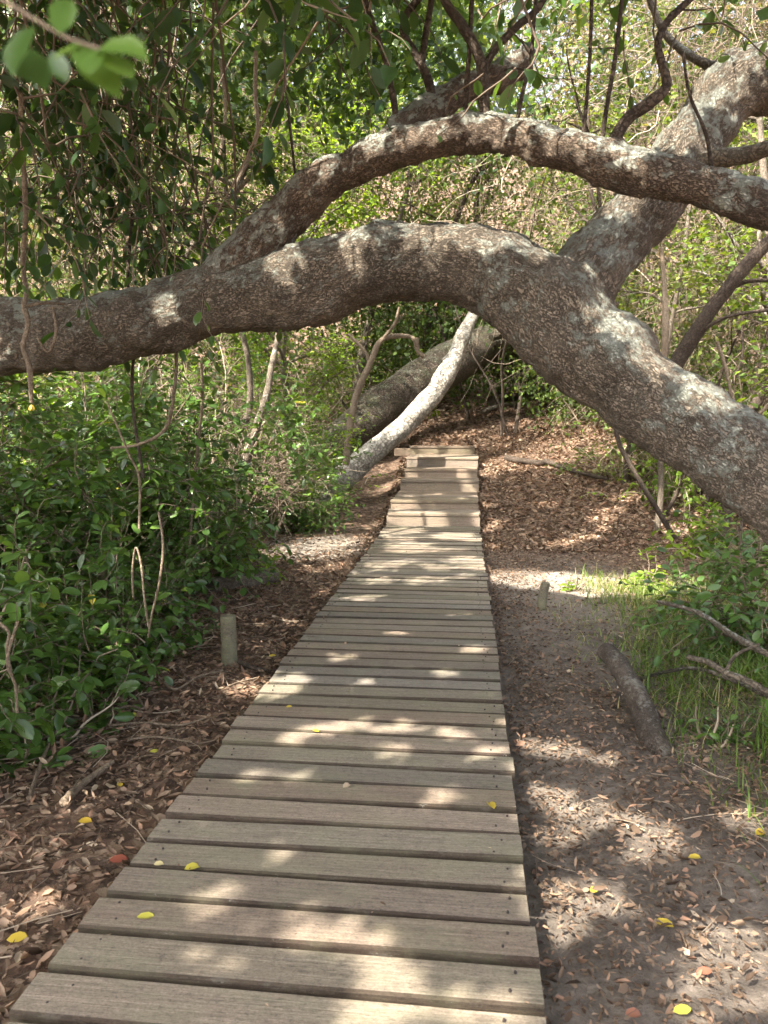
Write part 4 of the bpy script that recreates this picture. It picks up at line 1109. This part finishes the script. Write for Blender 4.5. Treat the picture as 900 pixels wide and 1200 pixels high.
# tangle of dry vines and twigs (one mass)
chunks = []
for k in range(6):
    b = MB()
    for q in range(46):
        p = rng.uniform(-.75, .75, 3)
        dv = rng.normal(0, 1, 3) + [0, 0, -.8 * (q % 2)]
        P = walk(p, dv, rng.uniform(.5, 1.7), 7, .24, .12 if q % 3 else -.05)
        r0 = .0026 * math.exp(rng.normal(0, .55)) + .0008
        tube(b, P, np.linspace(r0, r0 * .5, 8), 3, 1, np.clip(rng.beta(1.2, 1.9), 0, 1), cap=False, resample=False)
    chunks.append((np.concatenate(b.v), np.concatenate(b.f), np.concatenate(b.r)))
dry = MB(); far = MB()
pos, ax, nr, sz, rd = [], [], [], [], []
n_ch = 0
while n_ch < 240:
    px = rng.uniform(-160, 1060); py = rng.uniform(-90, 470)
    Y = wall_depth(px) + abs(rng.normal(0, 2.6)) + (1.0 if py > 380 else 0)
    p = at(px, py, Y)
    if p[2] < height(p[0], p[1]) + .1: continue
    dens = 1.0 if px > 430 else (.55 if px > 230 else .25)
    if py > 365 and 430 < px < 760: dens = .12
    if rng.random() > dens: continue
    v, f, r_ = chunks[rng.integers(6)]
    a = rng.uniform(0, 6.28); c, s = math.cos(a), math.sin(a); sc = rng.uniform(.8, 1.5) * (Y / 12) ** .5
    v2 = np.stack([v[:, 0] * c - v[:, 1] * s, v[:, 0] * s + v[:, 1] * c, v[:, 2]], -1) * sc + p
    dry.add(v2, f, np.clip(r_ * .8 + rng.uniform(-.15, .25), 0, 1))
    n_ch += 1
tag(dry.build('dry_vine_tangle', M['twig']), 'tangle of dry tan vines and twigs filling the thicket', 'vine tangle', kind='stuff')


def clump(n, c, rad, size, tone):
    pos.append(c + rng.normal(0, 1, (n, 3)) * np.array(rad)); ax.append(rng.normal(0, 1, (n, 3)) + [0, 0, -.3]); nr.append(rng.normal(0, .8, (n, 3)) + [0, 0, .8] - TO_SUN * 0)
    sz.append(size * rng.uniform(.6, 1.3, n)); rd.append(np.clip(rng.normal(tone, .10, n), 0, 1))


k = 0
while k < 1250:
    px = rng.uniform(-190, 1090); py = rng.uniform(-110, 470)
    Y = wall_depth(px) + 1.0 + abs(rng.normal(0, 3.0))
    p = at(px, py, Y)
    if p[2] < height(p[0], p[1]) + .15: continue
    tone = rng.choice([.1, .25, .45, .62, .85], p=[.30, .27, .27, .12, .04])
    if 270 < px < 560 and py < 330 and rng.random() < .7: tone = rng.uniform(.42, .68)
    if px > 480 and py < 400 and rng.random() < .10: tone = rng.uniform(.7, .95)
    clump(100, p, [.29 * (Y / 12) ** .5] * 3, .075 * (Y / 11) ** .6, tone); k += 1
k = 0
while k < 900:
    px = rng.uniform(-350, 1250); py = rng.uniform(-160, 470)
    Y = wall_depth(px) + rng.uniform(6, 13)
    p = at(px, py, Y)
    if p[2] < height(p[0], p[1]) + .2: continue
    clump(70, p, [.8, .7, .6], .19, rng.choice([.05, .15, .3, .5, .8], p=[.3, .25, .2, .1, .15])); k += 1
for k in range(260):
    px = rng.uniform(420, 740); py = rng.uniform(330, 448); p = at(px, py, rng.uniform(16.5, 23))
    if p[2] < height(p[0], p[1]) + .15: continue
    clump(80, p, [.42] * 3, .12, rng.choice([.03, .12, .3]))
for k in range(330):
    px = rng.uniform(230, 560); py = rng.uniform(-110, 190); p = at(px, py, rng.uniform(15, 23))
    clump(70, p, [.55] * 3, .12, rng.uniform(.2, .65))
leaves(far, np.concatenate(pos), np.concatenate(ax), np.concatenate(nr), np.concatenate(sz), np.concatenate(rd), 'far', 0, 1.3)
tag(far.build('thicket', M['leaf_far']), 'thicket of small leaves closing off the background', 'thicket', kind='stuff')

# ------------------------------------------------------------------ litter, grass
def litter(n, xr, yr, size, keep, kind='curl', name=None):
    x = rng.uniform(*xr, n); y_ = rng.uniform(*yr, n)
    k = rng.random(n) < keep(x, y_)
    k &= ~((x > DX0 - .03) & (x < DX1 + .02) & (y_ < 9.9))
    k &= ~((x > DX0 - .0) & (x < DX1 - .0) & (y_ < 14.5) & (y_ > 9.8))
    x, y_ = x[k], y_[k]; m = len(x)
    z = height(x, y_) + rng.uniform(.004, .028, m)
    a = rng.uniform(0, 6.28, m)
    axv = np.stack([np.cos(a), np.sin(a), rng.normal(0, .22, m)], -1)
    nv_ = np.stack([rng.normal(0, .5, m), rng.normal(0, .5, m), np.ones(m)], -1)
    t = rng.beta(1.7, 1.9, m) * (.70 if size < .03 else .92)
    return np.stack([x, y_, z], -1), axv, nv_, size * rng.uniform(.45, 1.25, m), t


def near_keep(x, y_):
    strip = np.exp(-((x - .80 - .05 * (y_ - 3)) / .50) ** 2) * smooth(8.6, 7.0, y_)
    pat = .5 + .5 * np.sin(x * 3.1 + 1.7 * np.sin(y_ * 1.3)) * np.sin(y_ * 2.3 + 1.1 * x)
    return np.clip(1.0 - 1.0 * strip + .55 * pat * strip, .40, 1) * (1 - .92 * np.exp(-((x + 1.7) ** 2 / .25 + (y_ - 8.8) ** 2 / .6)))


lb = MB()
for n, xr, yr, s, kd in ((11000, (-2.9, -.9), (1.0, 9.5), .052, 'curl'), (26000, (-2.9, -.9), (1.0, 9.5), .026, 'curl'), (7500, (.15, 2.8), (1.0, 9.5), .040, 'curl'), (30000, (.15, 2.8), (1.0, 9.5), .022, 'curl'),
                         (7000, (.6, 2.6), (1.0, 4.2), .034, 'curl'), (22000, (.3, 2.6), (1.0, 4.8), .022, 'curl'), (7000, (.2, .75), (1.0, 9.0), .026, 'curl'), (30000, (-1.2, 3.6), (8.6, 16.0), .070, 'curl'), (14000, (-3.6, 4.0), (15.0, 23.0), .10, 'far'), (6000, (-6, -2.4), (1, 14), .075, 'far'), (5000, (2.6, 6), (3, 14), .075, 'far')):
    p_, a_, n_, s_, t_ = litter(n, xr, yr, s, near_keep, kd)
    leaves(lb, p_, a_, n_, s_, t_, kd, 0, rng.uniform(.95, 1.1))
m_ = 90
x_ = DX0 + .02 + 1.16 * rng.beta(.6, .8, m_); y_ = rng.uniform(1.2, 9.7, m_); a_ = rng.uniform(0, 6.28, m_)
leaves(lb, np.stack([x_, y_, np.full(m_, .006)], -1), np.stack([np.cos(a_), np.sin(a_), 0 * a_], -1), rng.normal(0, .15, (m_, 3)) + [0, 0, 1], rng.uniform(.008, .026, m_), rng.uniform(.2, .95, m_), 'curl')
tag(lb.build('leaf_litter', M['litter']), 'brown fallen leaf litter over the soil and slope', 'leaf litter', kind='stuff')

# fine twigs and straw in the litter
sb = MB()
for k in range(2600):
    x = rng.uniform(-2.6, 2.6); y_ = rng.uniform(1.2, 12.5)
    if DX0 - .1 < x < DX1 + .05: continue
    if .3 < x < 1.2 and y_ < 8 and rng.random() < .8: continue
    a = rng.uniform(0, 6.28); L = rng.uniform(.06, .40) * (.5 if x > .2 else 1)
    t = np.linspace(-.5, .5, 4); bend = rng.normal(0, .12) * L
    X = x + np.cos(a) * t * L - np.sin(a) * bend * (t * 2) ** 2; Yv = y_ + np.sin(a) * t * L + np.cos(a) * bend * (t * 2) ** 2
    if ((X > DX0 - .04) & (X < DX1 + .03)).any(): continue
    P = np.stack([X, Yv, height(X, Yv) + rng.uniform(.012, .035)], -1)
    r0 = rng.uniform(.001, .0032)
    tube(sb, P, np.linspace(r0, r0 * .6, 4), 4, 1, rng.uniform(.15, .85), cap=False, resample=False)
for k in range(500):
    x = rng.uniform(.75, 2.0); y_ = rng.uniform(1.1, 3.6)
    if rng.random() > smooth(.6, 1.3, x): continue
    a = rng.normal(.6, .9); L = rng.uniform(.05, .22); t = np.linspace(-.5, .5, 4); bend = rng.normal(0, .15) * L
    X = x + np.cos(a) * t * L - np.sin(a) * bend * (t * 2) ** 2; Yv = y_ + np.sin(a) * t * L + np.cos(a) * bend * (t * 2) ** 2
    tube(sb, np.stack([X, Yv, height(X, Yv) + rng.uniform(.01, .035)], -1), [.0011, .0011, .001, .0006], 4, 1, rng.uniform(.2, .95), cap=False, resample=False)
tag(sb.build('twig_litter', M['twig']), 'fine dry twigs scattered over the leaf litter', 'twig litter', kind='stuff')

# surface runners on the left
GRN = 'bare runners lying on the left ground'
for pts, r0, lab in (([(115, 846), (150, 835), (168, 838), (163, 822), (180, 818)], .007, 'pale looping runner beside the yellow leaf'),
                     ([(60, 838), (95, 850), (118, 842)], .006, 'short pale runner under the bush edge'),
                     ([(128, 858), (170, 855), (210, 858), (240, 850)], .006, 'straight pale runner across the litter'),
                     ([(185, 800), (205, 815), (232, 800), (262, 792)], .007, 'thin forked runner below the green post'),
                     ([(75, 950), (95, 930), (115, 915), (132, 902)], .016, 'splintered pale stick lying in the litter'),
                     ([(35, 945), (48, 905), (62, 870)], .009, 'long dry stick leaning from the left bush'),
                     ([(150, 875), (185, 872), (225, 878)], .006, 'grey runner half buried in litter'),
                     ([(280, 782), (300, 790), (330, 795)], .013, 'dark root running from the green post')):
    ground_stick('runner', pts, r0 * 1.15, r0 * .75, lab, 'runner', M['vine'] if 'dark' not in lab else M['dark'], GRN, lift=.034, sides=6)


def blades(mb, n, cx, cy, sx, sy, hmin, hmax, wd, tone, lean=.5, keep=None):
    X = rng.normal(cx, sx, n); Yv = rng.normal(cy, sy, n)
    if keep is not None:
        k = keep(X, Yv); X, Yv = X[k], Yv[k]; n = len(X)
    Z = height(X, Yv); h = rng.uniform(hmin, hmax, n); a = rng.uniform(0, 6.28, n)
    l = h * np.abs(rng.normal(lean, .3, n))
    d = np.stack([np.cos(a), np.sin(a), 0 * a], -1); s = np.stack([-np.sin(a), np.cos(a), 0 * a], -1)
    rows = []
    for t, wf in ((0, 1), (.35, .9), (.7, .6), (1, .08)):
        c = np.stack([X, Yv, Z - .01], -1) + d * (l * t ** 2)[:, None] + np.array([0, 0, 1.0]) * (h * (t - .25 * t ** 3 * np.clip(lean, 0, 1)))[:, None]
        rows.append(c + s * wd * wf); rows.append(c - s * wd * wf)
    V = np.stack(rows, 1).reshape(-1, 3)
    f = np.array([[0, 1, 3, 2], [2, 3, 5, 4], [4, 5, 7, 6]])
    F_ = (f[None] + (np.arange(n) * 8)[:, None, None]).reshape(-1, 4)
    mb.add(V, F_, np.repeat(np.clip(rng.normal(tone, .22, n), 0, 1), 8))


gb = MB()
kp = lambda x, y_: (x > .88 + .07 * np.sin(y_ * 5) + .10 * (y_ > 5.2)) & (rng.random(len(x)) < .35 + .65 * smooth(.8, 1.6, x))
blades(gb, 1800, 1.5, 5.1, .42, .75, .06, .22, .0028, .45, .8, kp)
blades(gb, 1500, 1.5, 5.0, .45, .8, .04, .2, .0022, .95, 1.1, kp)
blades(gb, 900, 1.6, 6.5, .45, .30, .06, .20, .0035, .7, .6, kp)
blades(gb, 700, 1.25, 6.9, .45, .18, .06, .16, .0035, .8, .7, kp)
blades(gb, 900, 1.9, 4.3, .4, .6, .1, .3, .003, .35, .6, kp)
blades(gb, 500, 1.5, 3.0, .22, .22, .05, .16, .0028, .6, .8, kp)
blades(gb, 260, 1.35, 2.5, .25, .6, .03, .11, .0026, .5, .9, lambda x, y_: x > .95)
blades(gb, 500, 1.12, 4.0, .14, .45, .05, .2, .0026, .55, .8, lambda x, y_: x > .92)
blades(gb, 260, .85, 5.6, .12, .8, .03, .09, .0025, .8, .8, lambda x, y_: x > .5)
tag(gb.build('grass', M['grass']), 'thin green grass along the right of the bare soil', 'grass', kind='stuff')
for (cx, cy, n, h, lab) in ((1.42, 3.35, 120, .34, 'coarse grass tuft at the right edge beyond the short log'), (1.62, 3.7, 110, .40, 'tall grass tuft at the foot of the right bush'), (1.5, 4.15, 60, .28, 'small grass tuft behind the dead branch')):
    t = MB(); blades(t, n, cx, cy, .06, .06, h * .5, h, .0042, .45, .7)
    tag(t.build('grass_tuft', M['grass']), lab, 'grass tuft', 'grass tufts at the right edge')

# ------------------------------------------------------------------ single coloured leaves
GY_ = 'single yellow leaves on the boardwalk'


def single_leaf(p, ang, size, mat, rndv, label, group, tilt=.15):
    b = MB()
    leaves(b, [p], [[math.cos(ang), math.sin(ang), .05]], [[tilt, -tilt, 1]], size, rndv, 'near', 0, 1.2)
    tag(b.build('fallen_leaf', M[mat]), label, 'leaf', group)


for (px, py, ang, s, rv, lab) in ((579, 950, 1.9, .055, .4, 'bright yellow leaf at the right end of a plank'), (216, 1021, .5, .045, .8, 'yellow leaf near the left end of a plank'),
                                  (160, 1077, .1, .05, .9, 'green tinged yellow leaf on the plank below it'), (374, 859, 2.6, .038, .2, 'small pale yellow leaf midway along the boardwalk'),
                                  (335, 830, .4, .03, .5, 'tiny yellow leaf at the left of the boardwalk middle')):
    p = deck_at(px, py); single_leaf(p + [0, 0, .006], ang, s, 'yellow', rv, lab, GY_)
p = deck_at(402, 925); single_leaf(p + [0, 0, .006], 1.0, .04, 'litter', .85, 'single tan leaf on the boardwalk', 'single leaves on the boardwalk')
p = deck_at(180, 1015); single_leaf(p + [0, 0, .006], .2, .03, 'litter', .95, 'pale curled leaf in a plank gap at the left', 'single leaves on the boardwalk')
GYG = 'single coloured leaves on the ground'
for (px, py, ang, s, mt, lab) in ((8, 1110, .4, .055, 'yellow', 'yellow leaf in the litter at the left frame edge'), (150, 844, .2, .05, 'yellow', 'yellow leaf beside the looping runner'),
                                  (175, 888, .9, .045, 'yellow', 'yellow leaf left of the plank ends'), (92, 969, .1, .05, 'yellow', 'yellow leaf left of the splintered stick'),
                                  (142, 928, 2.2, .04, 'yellow', 'yellow leaf in the litter close to the boardwalk'), (228, 752, .5, .045, 'yellow', 'yellow leaf beyond the green post'),
                                  (315, 773, .5, .045, 'yellow', 'yellow leaf between green post and boardwalk'), (766, 1087, -.4, .055, 'yellow', 'pale yellow leaf on the bare soil'),
                                  (806, 1012, .1, .045, 'yellow', 'deep yellow leaf on the right soil'), (692, 1053, .8, .032, 'yellow', 'small round yellow leaf on the sunny soil'),
                                  (885, 985, .6, .05, 'yellow', 'yellow leaf under the grass at the right edge'), (788, 1195, .3, .05, 'yellow', 'orange yellow leaf at the bottom edge'),
                                  (815, 1148, .2, .045, 'redleaf', 'red leaf on the soil at lower right'), (732, 1198, .1, .04, 'redleaf', 'bright red leaf at the bottom edge'),
                                  (118, 1130 - 60, .4, .05, 'redleaf', 'reddish leaf in the left litter by the planks'), (128, 1015, .2, .06, 'redleaf', 'rusty red leaf beside the boardwalk')):
    p = ground_at(px, py); single_leaf(p + [0, 0, .022], ang, s, mt, rng.random(), lab, GYG, .25)

# ------------------------------------------------------------------ unseen canopy trees added to shade and dapple the place
s = TO_SUN
canopy = [((-5.6, -2.2), (2.9, 2.8), 'unseen shade tree added behind the viewer on the left'), ((-6.4, 2.6), (2.6, 2.8), 'unseen shade tree added beyond the left bushes'),
          ((2.6, -4.0), (3.0, 2.6), 'unseen shade tree added behind the viewer on the right'), ((-2.4, -6.6), (2.8, 2.4), 'unseen shade tree added farthest behind the viewer'),
          ((-5.6, 7.6), (2.4, 2.2), 'unseen shade tree added over the middle of the left bushes'),
          ((-8.6, 12.5), (2.4, 2.2), 'unseen shade tree added over the far left thicket'), ((6.6, 9.5), (2.4, 2.2), 'unseen shade tree added over the right thicket')]
cov = [np.array(c) for c, _, _ in canopy]
# twigs of leaves are spread over the part of the crown layer that the sun passes on its way to the path
cl = []
while len(cl) < 17500:
    gx, gy = rng.uniform(-3.6, 3.4), rng.uniform(.4, 13.5)
    z = rng.uniform(3.5, 4.7) if gy < 6.3 else rng.uniform(4.6, 7.2)
    if gy > 8.0 and rng.random() < .38: continue
    if gx < -1.3 and gy > 5.5 and rng.random() < .7: continue
    if gx < -2.0 and rng.random() < .5: continue
    q = np.array([gx, gy, 0]) + s * ((z - 0) / s[2])
    cl.append(q)
for k in range(1500):      # unseen clumps added above the view to shade the far thicket
    y_ = rng.uniform(7.5, 15.5)
    cl.append(np.array([rng.uniform(-9, 6), y_, .56 * y_ + 1.7 + rng.uniform(0, 2.2)]))
for k in range(2600):      # and denser over the near boards
    q = np.array([rng.uniform(-1.3, 1.7), rng.uniform(.6, 4.6), 0]) + s * (rng.uniform(3.4, 4.5) / s[2])
    cl.append(q)
for k in range(900):       # leaves added out of view to darken the arching trunk's left end
    q = at(rng.uniform(-60, 250), rng.uniform(330, 420), 3.75) + s * rng.uniform(2.2, 3.6) + rng.normal(0, .12, 3)
    cl.append(q)
cl = np.array(cl)
nl = 6
cp = np.repeat(cl, nl, 0) + rng.normal(0, .19, (len(cl) * nl, 3))
cp = cp[~in_gap(cp)]
own_t = np.argmin([np.linalg.norm(cp[:, :2] - c, axis=1) for c in cov], axis=0)
for k, (c, rad, lab) in enumerate(canopy):
    b0 = np.array([c[0], c[1], float(height(*c))])
    o = empty('added_shade_tree', b0, lab, 'tree', 'unseen trees added to shade the path')
    T = walk(b0 - [0, 0, .2], [0, 0, 1], 4.8 if k < 5 else 7.0, 8, .10, 0)
    tb = MB(); tube(tb, T, np.linspace(.22, .12, 9), 14, .1, .5, 0, .06); mine = cp[own_t == k]
    lbm = tb; cr = MB()
    if len(mine):
        for q in range(7):
            e = mine[rng.integers(len(mine))]
            st_ = T[rng.integers(5, 9)]
            mid = (st_ + e) / 2 + [0, 0, .5]
            tube(lbm, [st_, mid, e], [.05, .022, .008], 6, .25, .5, 0, .05)
        n = len(mine)
        leaves(cr, mine, rng.normal(0, 1, (n, 3)) + [0, 0, -.2], rng.normal(0, .5, (n, 3)) + s * 1.1, np.where(mine[:, 2] < 4.8, .75, 1) * rng.uniform(.10, .16, n), rng.uniform(0, .95, n), 'far', 0, 1.25)
    lbm.build('trunk', M['grey'], o); cr.build('crown', M['leaf'], o)

# ------------------------------------------------------------------ camera and render settings
cd = bpy.data.cameras.new('camera'); cam = bpy.data.objects.new('camera', cd); COL.objects.link(cam)
cam.location = tuple(CAM)
from mathutils import Matrix
cam.matrix_world = Matrix(((RIGHT[0], UP[0], -FWD[0], CAM[0]), (RIGHT[1], UP[1], -FWD[1], CAM[1]), (RIGHT[2], UP[2], -FWD[2], CAM[2]), (0, 0, 0, 1)))
cd.sensor_fit = 'VERTICAL'; cd.sensor_height = 32.0; cd.lens = F / 1200 * 32.0
cd.clip_start = .05; cd.clip_end = 1000
cd.dof.use_dof = True; cd.dof.focus_distance = 4.5; cd.dof.aperture_fstop = cd.lens / 4.2
scene.camera = cam
scene.render.engine = 'CYCLES'
cy = scene.cycles
cy.use_denoising = True
try:
    cy.denoiser = 'OPENIMAGEDENOISE'; cy.denoising_input_passes = 'RGB_ALBEDO_NORMAL'; cy.denoising_prefilter = 'ACCURATE'
except Exception:
    pass
cy.max_bounces = 7; cy.diffuse_bounces = 4; cy.glossy_bounces = 2; cy.transmission_bounces = 5; cy.transparent_max_bounces = 4
cy.use_adaptive_sampling = True; cy.adaptive_threshold = .02
cy.sample_clamp_indirect = 6.0
cy.caustics_reflective = False; cy.caustics_refractive = False
scene.view_settings.view_transform = 'Standard'; scene.view_settings.look = 'None'
scene.view_settings.exposure = 2.8; scene.view_settings.gamma = 1.0
